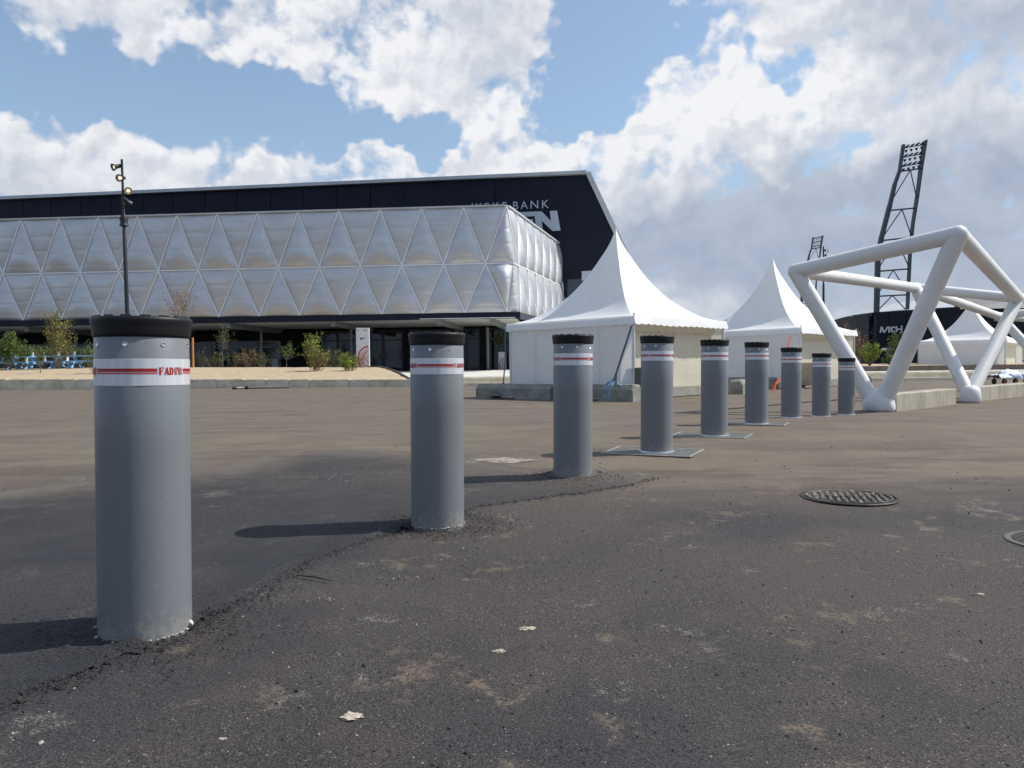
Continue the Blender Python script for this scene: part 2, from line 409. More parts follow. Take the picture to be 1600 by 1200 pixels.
for i in range(len(F_) - 1):
    a = F_[i]; e = F_[i + 1] - a; tt = np.clip(((X_ - a[0]) * e[0] + (Y_ - a[1]) * e[1]) / (e @ e), 0, 1)
    fd = np.minimum(fd, np.hypot(X_ - a[0] - tt * e[0], Y_ - a[1] - tt * e[1]))
vid = {}; vv = []; ff = []; att = []
for j in range(rows):
    for i in range(cols):
        x = X_[j, i]; y = Y_[j, i]
        s_ = S_[j, i] + .035 * noise.noise(Vector((x * 6, y * 6, 2))) + .02 * noise.noise(Vector((x * 25, y * 25, 2)))
        if s_ > -.02: vid[(i, j)] = len(vv); vv.append((x, y, patch_h(x, y, s_))); att.append(fd[j, i])
for (i, j) in vid:
    k = [(i, j), (i + 1, j), (i + 1, j + 1), (i, j + 1)]
    if all(q in vid for q in k): ff.append(tuple(vid[q] for q in k))
pm = MB(); pm.add(vv, ff)
po = tag(pm.build('asphalt_patch', M_PATCH, smooth=True), kind='structure')
po.data.attributes.new('edge', 'FLOAT', 'POINT').data.foreach_set('value', [float(a) for a in att])

# loose crumbs along the seam, round the bollards and over the lot
def crumbs(name, pts, m, label):
    b = MB()
    base = [Vector(q) for q in ((1,0,-.5),(-.5,.86,-.5),(-.5,-.86,-.5),(.1,.1,.9),(-.9,.2,.3),(.5,-.7,.4))]
    fs = [(0,1,3),(1,4,3),(4,2,5),(2,0,5),(0,3,5),(3,4,5),(0,2,1),(1,2,4)]
    for p, r in pts:
        a = rnd.uniform(0, 6.28); k = Vector((rnd.uniform(.7, 1.5), rnd.uniform(.7, 1.3), rnd.uniform(.5, .9)))
        rot = Matrix.Rotation(a, 3, 'Z')
        b.add([p + rot @ Vector((q.x * k.x, q.y * k.y, q.z * k.z)) * r for q in base], fs)
    o = b.build(name, m); return tag(o, label, name.replace('_', ' '), kind='stuff')
pts = []
W = [gp(*p) for p in near]
for _ in range(4200):
    i = min(len(W) - 2, int(rnd.random() * (len(W) - 1))); t = rnd.random(); p = W[i].lerp(W[i + 1], t)
    p = p + Vector((rnd.gauss(0, .05), rnd.gauss(.035, .045), 0)); r = rnd.choice((.0016, .0022, .003, .0042)) * rnd.uniform(.7, 1.4)
    if rnd.random() < .02: r *= 1.8
    pts.append((Vector((p.x, p.y, zg(p.y) + und(p.x, p.y) + .006 + r * .3)), r))
for k, bp_ in enumerate(BOLL[:3]):
    for _ in range(1300):
        a = rnd.uniform(0, 6.28); d = .15 + abs(rnd.gauss(0, .13)); x = bp_.x + math.cos(a) * d * 1.2; y = bp_.y + math.sin(a) * d
        r = rnd.uniform(.0015, .005); pts.append((Vector((x, y, patch_h(x, y, 1) + r * .2)), r))
for _ in range(2600):
    y = 1.5 + 9 * rnd.random() ** 1.4; x = rnd.uniform(-.75, .75) * (y + .6); r = rnd.uniform(.0018, .0042) * (1.0 if rnd.random() < .97 else 2.0)
    pts.append((Vector((x, y, zg(y) + und(x, y) + r * .4)), r))
M_CRUMB = mat('crumb_black', (.024, .023, .023), .8, var=.2)
crumbs('asphalt_crumbs', pts, M_CRUMB, 'loose black asphalt crumbs scattered over the lot and along the patch seam')
pts = []
for _ in range(1500):
    y = 1.5 + 7 * rnd.random() ** 1.3; x = rnd.uniform(-.75, .75) * (y + .6); r = rnd.uniform(.0012, .003) * (1.0 if rnd.random() < .98 else 2.2)
    pts.append((Vector((x, y, zg(y) + und(x, y) + r * .3)), r))
for q, n_, s_ in ((gp(762, 720), 1800, .19), (gp(560, 745), 160, .35), (gp(640, 905), 10, .05), (gp(505, 940), 14, .04)):
    for _ in range(n_):
        p = q + Vector((rnd.gauss(0, s_), rnd.gauss(0, s_ * .5), 0)); r = rnd.uniform(.0015, .0035)
        pts.append((Vector((p.x, p.y, patch_h(p.x, p.y, .5) + r * .3)), r))
crumbs('stone_chips', pts, mat('chip_pale', (.42, .39, .34), .8, var=.2), 'small pale stone chips scattered over the dark asphalt')
# single pale flakes and clods one can point at
M_FLAKE = mat('flake', (.40, .35, .28), .9, var=.3, scale=60, c2=(.28, .25, .21))
for i, (px, py, r, lb) in enumerate([(824,983,.016,'largest cream stone flake on the open asphalt between the first two bollards'),(779,1018,.013,'cream stone flake just nearer the camera than the largest one'),(550,1120,.02,'tan clod of dried mud low in the centre left foreground'),(1532,929,.010,'flat pale flake below the two round covers at the right'),(348,1153,.007,'tiny white L shaped chip near the bottom left edge')]):
    p = gp(px, py); b = MB(); b.ball((0, 0, 0), r * .9, (1.4, .9, .28), 3, .95, i)
    tag(b.build('stone_flake', M_FLAKE, loc=(p.x, p.y, p.z + und(p.x, p.y) + r * .12)), lb, 'stone', 'stones lying on the asphalt')
b = MB(); a = gp(464, 903); c = gp(518, 912); b.chain([a, a.lerp(c, .5) + Vector((0, .004, .003)), c], [.0025, .004, .002], 5)
tag(b.build('twig', M_CRUMB, loc=(0, 0, .011)), 'thin black twig lying on the dark patch right of the nearest bollard', 'twig')
# thin trail of spilt sand on the patch edge
M_SPILL = mat('spilt_sand', (.36, .31, .25), .95, var=.2, scale=26, c2=(.09, .085, .08), lo=.38, hi=.62, detail=9)
q = gp(765, 720); b = MB()
def spill(u, v):
    a = u * 6.283; rr = v * (1 + .45 * noise.noise(Vector((math.cos(a) * 1.7, math.sin(a) * 1.7, 4))) + .2 * noise.noise(Vector((math.cos(a) * 6, math.sin(a) * 6, 9))))
    x = q.x + .30 * rr * math.cos(a); y = q.y + .17 * rr * math.sin(a)
    return Vector((x, y, patch_h(x, y, .02) + .012 * (1 - v) + .003 * noise.noise(Vector((x * 30, y * 30, 0))) - .002))
b.grid(40, 8, spill); tag(b.build('spilt_sand', M_SPILL, smooth=True), 'whitish spill of sand at the patch edge behind the second bollard', 'sand', kind='stuff')

# ================================================================ bollards
M_BOL = mat('bollard_paint', (.160, .172, .186), .40, 0.0, var=.04, scale=2.2, bump=.0006, bscale=60, stretch=(1, 1, .35), coat=.1, dirt=True)
M_RUB = mat('black_rubber', (.006, .006, .007), .48, var=.3, scale=12, bump=.0008, bscale=50, spec=.35)
M_CHR = mat('polished_steel', (.80, .80, .80), .12, 1.0, var=0.0)
M_RED = mat('red_print', (.36, .008, .014), .45, var=.08)
M_RED2 = mat('red_print_light', (.50, .10, .10), .45, var=.08)
M_STEEL = mat('galvanised_steel', (.55, .56, .57), .38, 1.0, var=.15, scale=8)
def tape_mat():
    m = bpy.data.materials.new('reflective_tape'); m.use_nodes = True; t = NT(m.node_tree); b = t.n['Principled BSDF']
    o = t.node('ShaderNodeTexCoord').outputs['Object']; s = t.node('ShaderNodeSeparateXYZ'); t.put(s.inputs[0], o)
    ang = t.m('ARCTAN2', s.outputs[1], s.outputs[0])
    k = t.node('ShaderNodeCombineXYZ'); t.put(k.inputs[0], t.m('MULTIPLY', ang, .1375)); t.put(k.inputs[1], s.outputs[2])
    v = t.node('ShaderNodeTexVoronoi', feature='DISTANCE_TO_EDGE'); t.put(v.inputs['Vector'], k.outputs[0]); v.inputs['Scale'].default_value = 260; v.inputs['Randomness'].default_value = 0
    sh = t.noise(t.v('MULTIPLY', k.outputs[0], (60, 1, 1)), 1.0, 3, .6)
    c = t.mix(t.ramp(v.outputs[0], .02, .16), (.40, .41, .43), (.66, .67, .70))
    c = t.mix(t.ramp(sh, .3, .7, 0, .5), c, (.78, .79, .82))
    t.put(b.inputs['Base Color'], c); b.inputs['Metallic'].default_value = .25; b.inputs['Roughness'].default_value = .36
    return m
M_TAPE = tape_mat()
RB = .1375
b = MB(); b.lathe([(RB, -.03), (RB, .30), (RB, .60), (RB, .938), (RB - .004, .944)], 96)
ME_BODY = b.mesh('body', M_BOL, True, 40)
b = MB(); b.lathe([(.136, .936), (.1405, .938), (.1425, .944), (.1435, .962), (.1462, .978), (.1482, .988), (.1478, .9945), (.144, .999), (.134, 1.0), (.128, .997), (.02, .995), (.0005, .995)], 96)
ME_CAP = b.mesh('cap', M_RUB, True, 50)
b = MB(); b.box((0, 0, 0), (.008, .030, .006), bev=.001); ME_LED = b.mesh('light_block', mat('led_block', (.02, .02, .022), .3, var=.1))
b = MB(); b.lathe([(.0076, .0), (.0074, .0016), (.0064, .0018), (.0048, .0004), (.0005, .0002)], 20); ME_HOLE = b.mesh('screw', M_CHR, True, 35)
b = MB(); b.lathe([(RB, .788), (RB + .0011, .7885), (RB + .0011, .8695), (RB, .870)], 120); ME_TAPE = b.mesh('reflective_band', M_TAPE, True, 30)
b = MB(); b.lathe([(.139, -.03), (.152, -.03), (.152, .008), (.150, .012), (.139, .013)], 72); ME_RING = b.mesh('base_ring', M_STEEL, True, 30)
def wrap(u, z, off): # u = arc length
    a = u / RB; return Vector(((RB + off) * math.cos(a), (RB + off) * math.sin(a), z))
def line_mesh(n, m, z0, z1, a0, a1):
    b = MB(); b.grid(40, 1, lambda u, v: wrap(RB * R(a0 + (a1 - a0) * u), z0 + (z1 - z0) * v, .0017)); return b.mesh(n, m, True)
HALF = 17.5
ME_L1 = line_mesh('red_line', M_RED, .8305, .8405, HALF + 1.5, 120 - HALF - 1.5)
ME_L2 = line_mesh('red_line', M_RED2, .8235, .8285, HALF + 1.5, 120 - HALF - 1.5)
def arc(cx, cy, rx, ry, a0, a1, n=10): return [(cx + rx * math.cos(R(a0 + (a1 - a0) * i / n)), cy + ry * math.sin(R(a0 + (a1 - a0) * i / n))) for i in range(n + 1)]
LET = {
 'F': [[(0,0),(.52,0),(.52,.07),(.42,.10),(.42,1),(0,1)], [(.47,1),(1,1),(1,.66),(.93,.66),(.84,.88),(.47,.90)], [(.47,.56),(.62,.56),(.68,.66),(.74,.66),(.74,.34),(.68,.34),(.62,.45),(.47,.45)]],
 'A': [[(0,0),(.24,0),(.50,.80),(.42,1.0)], [(.45,1.0),(.70,1.0),(1.04,0),(.58,0),(.43,.55)], [(.28,.22),(.50,.22),(.46,.33),(.32,.33)]],
 'D': [[(0,0),(.40,0),(.40,1),(0,1)], arc(.46,.5,.54,.5,-90,90,12) + [(.46,.90)] + arc(.46,.5,.16,.36,90,-90,8) + [(.46,.10)]],
 'I': [[(.18,0),(.82,0),(.82,1),(.18,1)]],
 'N': [[(0,0),(.17,0),(.17,1),(0,1)], [(.20,1),(.54,1),(.99,0),(.66,0)], [(.83,.40),(1,.0),(1,1),(.83,1)]]}
def word_mesh(word, a_c, width, z0, h):
    b = MB(); ws = {'F': 1, 'A': 1.15, 'D': 1.05, 'I': .55, 'N': 1.05}; tot = sum(ws[c] for c in word) + .12 * (len(word) - 1); x = 0
    for c in word:
        for poly in LET[c]:
            b.add([wrap(RB * R(a_c) + width * ((x + px * ws[c]) / tot - .5), z0 + h * py, .0019) for px, py in poly], [tuple(range(len(poly)))])
        x += ws[c] + .12
    return b.mesh('lettering', M_RED)
ME_WORD = word_mesh('FADINI', 0, .081, .8205, .0235)
b = MB()
for i in range(70):
    a = rnd.gauss(0, 1.0) + (0 if i % 2 else 3.3); r = rnd.uniform(.0015, .0042) * (1 if rnd.random() < .93 else 1.9)
    b.ball((math.cos(a) * (RB + .004), math.sin(a) * (RB + .004), -.002 + r * .4), r, (1.6, 1.2, .6), 1, .6, i)
ME_SEAL = b.mesh('sealant_rim', mat('white_sealant', (.45, .43, .40), .8, var=.2))
names = ['large grey steel bollard nearest the camera at the far left', 'second bollard, whose full shadow falls on the dark patch',
 'third bollard, in front of the white wall of the nearest marquee', 'fourth bollard, on a steel plate before the open cream side of the nearest marquee',
 'fifth bollard, on a steel plate at the right corner of the nearest marquee', 'sixth bollard, on a steel plate before the wall of the middle marquee',
 'seventh bollard, in front of the orange strap of the middle marquee', 'eighth bollard, second to last in the row', 'last and smallest bollard, touching the white tube frame leg']
hole_off = [-39.5, -54, -38, -60, -41, -52, -36, -49, -44]
def make_bollard(i):
    p = BOLL[i]
    t = thing('bollard', 'grey cylindrical bollard with black cap, ' + names[i], 'bollard', p, 0, 'bollards in a row across the lot')
    t['label'] = names[i]
    link('body', ME_BODY, t); c = link('cap', ME_CAP, t)
    for k in range(16):
        a = 2 * math.pi * (k + .3) / 16; link('light_block', ME_LED, c, (math.cos(a) * .137, math.sin(a) * .137, 1.001), (0, 0, a))
    for k in range(8):
        a = R(hole_off[i] + 45 * k)
        o = link('screw', ME_HOLE, t, (math.cos(a) * (RB - .0002), math.sin(a) * (RB - .0002), .914)); o.rotation_euler = Vector((math.cos(a), math.sin(a), 0)).to_track_quat('Z', 'Y').to_euler()
    bd = link('reflective_band', ME_TAPE, t)
    for k in range(3):
        a = R(-28.5 + 120 * k)
        link('red_line', ME_L1, bd, None, (0, 0, a)); link('red_line', ME_L2, bd, None, (0, 0, a)); link('lettering', ME_WORD, bd, None, (0, 0, a))
    if i < 3: link('sealant_rim', ME_SEAL, t, (0, 0, .012), (0, 0, i * 1.3))['kind'] = 'stuff'
    else: link('base_ring', ME_RING, t, (0, 0, .006))
    t.rotation_euler = (R(rnd.uniform(-.15, .15)), R(.62 + rnd.uniform(-.12, .12)), 0)
    return t
for i in range(9): make_bollard(i)
# broken shards of kerb filler wedged at the first bollard
for dx, dy, lb, c in ((-.141, -.03, 'white and rust brown shard wedged at the left foot of the nearest bollard', (.35, .2, .12)), (.139, .01, 'white chip wedged at the right foot of the nearest bollard', (.7, .68, .62))):
    b = MB(); b.ball((0, 0, 0), .009, (1.2, .8, 1.0), 1, .6, 3)
    tag(b.build('shard', mat('shard', c, .8), loc=(BOLL[0].x + dx, BOLL[0].y + dy, BOLL[0].z + .02)), lb, 'shard')

# steel floor plates under bollards four to six
M_PLATE = mat('plate_steel', (.13, .13, .12), .6, .2, var=.2, scale=9)
M_PLATE2 = mat('plate_steel_worn', (.36, .355, .33), .55, .3, var=.2, scale=9)
PLX, PLY = .39, .27
b = MB(); b.box((0, 0, .004), (2 * PLX, 2 * PLY, .008), bev=.002); ME_PL = b.mesh('base_sheet', M_PLATE)
b = MB()
for sx, sy, w_, h_ in ((0, PLY - .01, 2 * PLX, .02), (0, .01 - PLY, 2 * PLX, .02), (PLX - .01, 0, .02, 2 * PLY - .04), (.01 - PLX, 0, .02, 2 * PLY - .04)): b.box((sx, sy, .0095), (w_, h_, .003))
ME_PR = b.mesh('edge_frame', M_PLATE2)
b = MB()
for i in range(24):
    for j in range(16):
        x = (i - 11.5) * .0305; y = (j - 7.5) * .0305
        if math.hypot(x, y) > .165: b.box((x, y, .0095), (.020, .006, .003), R(45 if (i + j) % 2 else -45))
ME_TR = b.mesh('tread_bars', M_PLATE2)
for k, i in enumerate((3, 4, 5)):
    p = BOLL[i]; sl_ = math.atan((zg(p.y + .3) - zg(p.y - .3)) / .6)
    t = thing('floor_plate', ['steel tread plate set in the asphalt under the fourth bollard', 'steel tread plate set in the asphalt under the fifth bollard', 'steel tread plate set in the asphalt under the sixth bollard'][k], 'plate', p + Vector((-.03, .02, -.003)), R(33), 'tread plates under the bollards')
    t.rotation_euler = Matrix.Rotation(sl_, 3, 'X').to_euler(); t.rotation_euler.z = R(-26)
    link('base_sheet', ME_PL, t); link('edge_frame', ME_PR, t); o = link('tread_bars', ME_TR, t); o['kind'] = 'stuff'

# manhole cover and drain grate
M_IRON = mat('cast_iron', (.030, .028, .026), .55, .6, var=.3, scale=30, bump=.001, bscale=90)
M_IRON2 = mat('cast_iron_worn', (.17, .15, .12), .6, .1, var=.3, scale=11, c2=(.03, .028, .026), lo=.44, hi=.56)
M_IRON0 = mat('cast_iron_dark', (.009, .009, .009), .7)
t = thing('manhole_cover', 'round cast iron manhole cover with raised block pattern on the asphalt', 'manhole cover', MH, R(12))
Rm = .245
b = MB(); b.lathe([(Rm + .035, .002), (Rm + .03, .006), (Rm + .012, .007), (Rm + .010, -.002)], 60); b.build('rim', M_IRON, t, True, 30)
b = MB(); b.lathe([(Rm + .01, .001), (.001, .001)], 60); b.build('disc', M_IRON0, t)
b = MB()
for i in range(-7, 8):
    for j in range(-7, 8):
        x = i * .043 + (j % 2) * .0215; y = j * .040
        if math.hypot(x, y) < Rm - .02: b.box((x, y, .006), (.034 * rnd.uniform(.7, 1.05), .019, .010), R((40 if (i + j) % 2 else -38) + rnd.uniform(-8, 8)), bev=.003)
b.lathe([(Rm - .004, .002), (Rm - .004, .009), (Rm - .014, .009), (Rm - .014, .002)], 60)
o = b.build('raised_blocks', M_IRON2, t); o['kind'] = 'stuff'
t = thing('drain_grate', 'round cast iron drain grate with slots at the right edge of the photo', 'drain grate', GR, R(40)); Rg = .225
b = MB(); b.lathe([(Rg + .03, .001), (Rg + .025, .007), (Rg, .007), (Rg - .004, -.01)], 60); b.build('rim', mat('worn_rim', (.085, .08, .07), .7), t, True, 30)
b = MB(); b.lathe([(Rg, -.004), (.001, -.004)], 48); b.build('pit', M_RUB, t)
for k in range(15):
    y = -.20 + k * .0286; L = 2 * math.sqrt(max(0, (Rg - .003) ** 2 - y * y)); b = MB(); b.box((0, y, .001), (L, .013, .010), bev=.002); b.build('bar', M_IRON, t)
#ENDPART2

# ================================================================ exhibition hall with quilted metal front
M_ALU = mat('brushed_aluminium', (.56, .57, .585), .46, .66, var=.06, scale=.5, bump=.004, bscale=1.2, stretch=(1, 1, 3))
M_SEAM = mat('seam_strip', (.80, .81, .83), .5, .15, var=.03)
M_JOINT = mat('joint_groove', (.30, .31, .33), .5, .6, var=.05)
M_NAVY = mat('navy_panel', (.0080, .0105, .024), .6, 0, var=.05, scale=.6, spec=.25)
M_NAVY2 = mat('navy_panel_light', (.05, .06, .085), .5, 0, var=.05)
M_TRIM = mat('pale_trim', (.52, .54, .55), .5, 0, var=.1, scale=.3)
M_SOFF = mat('soffit_metal', (.72, .73, .69), .5, 0, var=.08)
M_BEAM = mat('grey_beam', (.18, .19, .18), .6, 0, var=.08)
M_DARK = mat('dark_cladding', (.010, .011, .013), .7, 0, var=.1, spec=.2)
M_FRAME = mat('black_frame', (.016, .017, .019), .4, 0, var=.05)
M_GFRAME = mat('grey_frame', (.22, .23, .235), .5, .2, var=.05)
def glass(name, c=(.03, .035, .038)):
    m = bpy.data.materials.new(name); m.use_nodes = True; t = NT(m.node_tree); b = t.n['Principled BSDF']; out = t.n['Material Output']
    gl = t.node('ShaderNodeBsdfGlossy'); gl.inputs['Roughness'].default_value = .03; gl.inputs['Color'].default_value = (.9, .95, 1, 1)
    tr = t.node('ShaderNodeBsdfTransparent'); tr.inputs['Color'].default_value = (.30, .33, .33, 1)
    fr = t.node('ShaderNodeFresnel'); fr.inputs[0].default_value = 1.5
    pos = t.node('ShaderNodeNewGeometry').outputs['Position']
    bp = t.node('ShaderNodeBump'); bp.inputs['Distance'].default_value = .02; bp.inputs['Strength'].default_value = .3
    t.put(bp.inputs['Height'], t.noise(pos, .9, 2)); t.put(gl.inputs['Normal'], bp.outputs[0])
    mx = t.node('ShaderNodeMixShader'); t.put(mx.inputs[0], t.m('MULTIPLY_ADD', fr.outputs[0], .75, .01)); t.l.new(tr.outputs[0], mx.inputs[1]); t.l.new(gl.outputs[0], mx.inputs[2]); t.l.new(mx.outputs[0], out.inputs[0])
    return m
M_GLASS = glass('window_glass')

O_ = Vector((-.30, 60.0, 0)); U_ = Vector((-41.42, 3.2, 0)).normalized(); N_ = Vector((U_.y, -U_.x, 0))  # N_ points into the building
if N_.y < 0: N_ = -N_
V_ = Vector((6.70, 24.0, 0)).normalized(); W_ = Vector((-V_.y, V_.x, 0))                                    # side wall, W_ points inward
ZT_, ZM_, ZB_ = 13.55, 9.12, 5.33
MOD = 3.31
def shift(z): return 1.0 * (ZT_ - z) / (ZT_ - ZB_)          # the corner leans: lower is further right
def fp(s, z, d=0): return O_ + U_ * s - N_ * d + Vector((0, 0, z))
hall = thing('exhibition_hall', 'long low hall with quilted aluminium facade of triangles behind the bollards', 'building', (-20, 64, 0))
def pillow(A, B, C, out, amp, name='wall_panel', gr=.014):
    "A is the tip, B-C the horizontal edge; rows run parallel to BC, grooves are sheet joints"
    b = MB(); m = 12; rows = []
    lev = []
    joints = (.14, .40, .66, .88)
    k = [0, .03, .08] 
    for j in joints: k += [j - .012, j, j + .012]
    k += [.2, .27, .33, .47, .53, .59, .73, .80, .94, .98, 1.0]
    k = sorted(set(k)); vs = []; idx = []
    for t in k:
        P0 = A.lerp(B, t); P1 = A.lerp(C, t); row = []
        for i in range(m + 1):
            u = i / m; a = 1 - t; bb = t * (1 - u); cc = t * u
            q = max(0, 27 * a * bb * cc); h = .70 * amp * (q ** .75) * (1.0 + .35 * (t - .6))
            h += amp * .18 * (4 * u * (1 - u)) * t * (1 - t) * 2
            dz = gr if t in joints else 0
            row.append(len(vs)); vs.append(P0.lerp(P1, u) + out * (h - dz - .02))
        idx.append(row)
    fs = []
    flip = ((vs[idx[-1][0]] - A).cross(vs[idx[-1][-1]] - A)).dot(out) < 0
    for r in range(len(k) - 1):
        for i in range(m):
            f = (idx[r][i], idx[r][i + 1], idx[r + 1][i + 1], idx[r + 1][i])
            if r == 0: f = (idx[0][0], idx[1][i + 1], idx[1][i])
            fs.append(f if not flip else tuple(reversed(f)))
    b.add(vs, fs)
    return b.build(name, M_ALU, hall, True, world=True)
seams = MB()
def seam(a, b, out, w_=.055): seams.beam(a + out * .035, b + out * .035, w_ + .035, .10, out)
NF = 19
outF = -N_
def Tn(k): return fp(k * MOD, ZT_)
def Mn(k): return fp((k + .5) * MOD, ZM_)
def Bn(k): return fp(k * MOD, ZB_)
CM = O_ + Vector((.52, .25, ZM_)); CB = O_ + Vector((.97, .55, ZB_))
for k in range(NF):
    pillow(Mn(k), Tn(k + 1), Tn(k), outF, .34)                       # upper row, tip down
    pillow(Tn(k + 1), Mn(k + 1), Mn(k), outF, .50)                   # upper row, tip up
    pillow(Bn(k + 1), Mn(k + 1), Mn(k), outF, .36)                   # lower row, tip down
    if k > 0: pillow(Mn(k), Bn(k + 1), Bn(k), outF, .40)             # lower row, tip up
    seam(Mn(k), Tn(k), outF); seam(Mn(k), Tn(k + 1), outF); seam(Mn(k), Bn(k + 1), outF); seam(Mn(k), Bn(k), outF)
    seam(Mn(k), Mn(k + 1), outF)
pillow(Mn(0), Bn(1), Bn(0), outF, .40)
outC = (outF + Vector((1, .1, 0)) * .35).normalized()
pillow(Tn(0), Mn(0), CM, outC, .42); pillow(Bn(0), Mn(0), CM, outC, .80); pillow(CM, Bn(0), CB, outC, .18)
seam(Mn(0), CM, outF)
NS = 9; MS = 25.9 / NS; outS = -W_
def St(k): return O_ + V_ * (k * MS) + Vector((0, 0, ZT_))
def Sm(k): return CM + V_ * ((k + .5) * MS)
def Sb(k): return CB + V_ * (k * MS)
if outS.x < 0: outS = -outS
pillow(St(0), CM, Sm(0), outS, .12, gr=.004); pillow(CB, CM, Sm(0), outS, .12, gr=.004)
for k in range(NS):
    pillow(Sm(k), St(k), St(k + 1), outS, .40, gr=.004); pillow(Sm(k), Sb(k), Sb(k + 1), outS, .36, gr=.004)
    if k < NS - 1: pillow(St(k + 1), Sm(k), Sm(k + 1), outS, .46, gr=.004); pillow(Sb(k + 1), Sm(k), Sm(k + 1), outS, .36, gr=.004)
    for q in (St(k), St(k + 1), Sb(k), Sb(k + 1)): seam(Sm(k), q, outS, .06)
    if k < NS - 1: seam(Sm(k), Sm(k + 1), outS, .06)
seam(CM, Sm(0), outS, .06)
tag(seams.build('seam_strips', M_SEAM, hall, world=True), kind='stuff')
# coping, roof, far end
b = MB(); b.beam(fp(-.05, ZT_ + .02, .06), fp(NF * MOD, ZT_ + .02, .06), .25, .11); b.beam(O_ + Vector((.10, 0, ZT_ + .02)) + V_ * .2, O_ + V_ * (NS * MS) + Vector((.10, 0, ZT_ + .02)), .22, .12); b.build('coping', M_TRIM, hall, world=True)
b = MB(); e0 = fp(.15, ZT_, -.25); e1 = fp(NF * MOD, ZT_, -.2); e2 = e1 + N_ * 24; e3 = O_ + V_ * (NS * MS) + Vector((-.2, 0, ZT_)); b.add([e0, e1, e2, e3], [(0, 1, 2, 3)])
z_ = Vector((0, 0, -8.6)); b.add([e1, e2, e2 + z_, e1 + z_, e3, e3 + z_], [(0, 1, 2, 3), (1, 4, 5, 2)]); b.build('roof', M_DARK, hall, world=True)
# navy fascia under the quilt
b = MB(); za, zb = ZB_ - .02, 4.84
q0 = CB + Vector((.06, 0, 0)) - N_ * .30; q1 = fp(NF * MOD, 0, .30)
b.beam(Vector((q0.x, q0.y, (za + zb) / 2)), Vector((q1.x, q1.y, (za + zb) / 2)), .4, za - zb); b.build('fascia', M_NAVY, hall, world=True)
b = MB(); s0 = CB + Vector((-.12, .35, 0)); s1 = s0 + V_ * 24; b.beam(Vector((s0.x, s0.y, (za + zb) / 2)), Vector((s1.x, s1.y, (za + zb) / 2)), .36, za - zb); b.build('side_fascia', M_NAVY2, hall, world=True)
# soffit of ribbed metal sheets between beams
beamS = [1.2, 5.4, 13.9, 22.5, 31.0, 39.6, 48.2, 56.5]
b = MB(); zs = 4.86; n = 46
for j in range(n):
    d0 = .15 + j * .24; a0 = fp(-.6, zs + .03, -d0); a1 = fp(NF * MOD, zs + .03, -d0)
    b.beam(a0, a1, .20, .06)
o = b.build('soffit_slats', M_SOFF, hall, world=True); o['kind'] = 'stuff'
b = MB(); b.add([fp(-.6, zs + .08, -.1), fp(NF * MOD, zs + .08, -.1), fp(NF * MOD, zs + .08, -11.5), fp(-.6, zs + .08, -11.5)], [(0, 1, 2, 3)]); b.build('soffit', M_BEAM, hall, world=True)
for s in beamS: b = MB(); b.beam(fp(s, zs - .22, -.1), fp(s - .3, zs - .22, -11.0), .35, .44); b.build('ceiling_beam', M_BEAM, hall, world=True)
# glazed entrance line 10.5 m inside; outer dark walls
DG = 10.6
def gs(px):  # distance along the facade of the glazing plane at a photograph column
    d = ray(px, 560); P = O_ + N_ * DG; t = (P - EYE).dot(N_) / d.dot(N_); return (EYE + d * t - P).dot(U_)
def gz(py, px=620):
    d = ray(px, py); P = O_ + N_ * DG; t = (P - EYE).dot(N_) / d.dot(N_); return (EYE + d * t).z
def wall_box(s0, s1, z0, z1, d, th, name, m, parent=hall):
    b = MB(); b.beam(fp(s0, (z0 + z1) / 2, -d), fp(s1, (z0 + z1) / 2, -d), th, z1 - z0); return b.build(name, m, parent, world=True)
ZF = .86
def window(s0, s1, z0, z1, zt, fm, fw=.09):
    w0 = MB(); d = DG; a, c = max(s0, s1), min(s0, s1)
    for s in (a - fw / 2, c + fw / 2): w0.beam(fp(s, z0, -d), fp(s, z1, -d), .12, fw, U_)
    w0.beam(fp(a - fw, z1 - fw / 2, -d), fp(c + fw, z1 - fw / 2, -d), .12, fw); w0.beam(fp(a - fw, z0 + fw / 2, -d), fp(c + fw, z0 + fw / 2, -d), .12, fw)
    for z in zt: w0.beam(fp(a - fw, z, -d), fp(c + fw, z, -d), .12, fw)
    o = w0.build('window', fm, hall, world=True); o_l = hall.location
    p = MB(); p.beam(fp(a - fw * .5, (z0 + z1) / 2, -d - .01), fp(c + fw * .5, (z0 + z1) / 2, -d - .01), .012, z1 - z0 - .02)
    p.v = [v - o_l for v in p.v]; p.build('pane', M_GLASS, o)
R1 = [830, 796, 762, 750, 729, 700, 672, 640, 630, 599, 562, 528, 500]
for i in range(len(R1) - 1):
    if R1[i] in (762, 640): continue
    window(gs(R1[i]), gs(R1[i + 1]), ZF, 4.6, (gz(531),), M_FRAME, .13)
wall_box(gs(762), gs(750), ZF, 4.6, DG, .2, 'wall', M_DARK); wall_box(gs(640), gs(630), ZF, 4.6, DG, .2, 'wall', M_DARK)
wall_box(gs(500), gs(441), ZF, 4.6, DG - .2, .3, 'wall', M_DARK)
wall_box(gs(441), NF * MOD, gz(533, 380), 4.6, DG - .2, .3, 'wall', M_DARK)
L1 = [441, 409, 385, 357, 330, 318, 300, 270, 240, 210, 180, 150, 120, 90, 60, 30, 0, -40, -90]
for i in range(len(L1) - 1):
    if L1[i] == 330: wall_box(gs(330), gs(318), ZF, gz(533, 380), DG, .14, 'wall', M_GFRAME); continue
    window(gs(L1[i]), gs(L1[i + 1]), ZF, gz(533, 380) - .005, (gz(543, 380), gz(562, 380)), M_GFRAME, .10)
wall_box(gs(441), gs(400), ZF, 1.0, DG, .5, 'plinth', M_DARK)
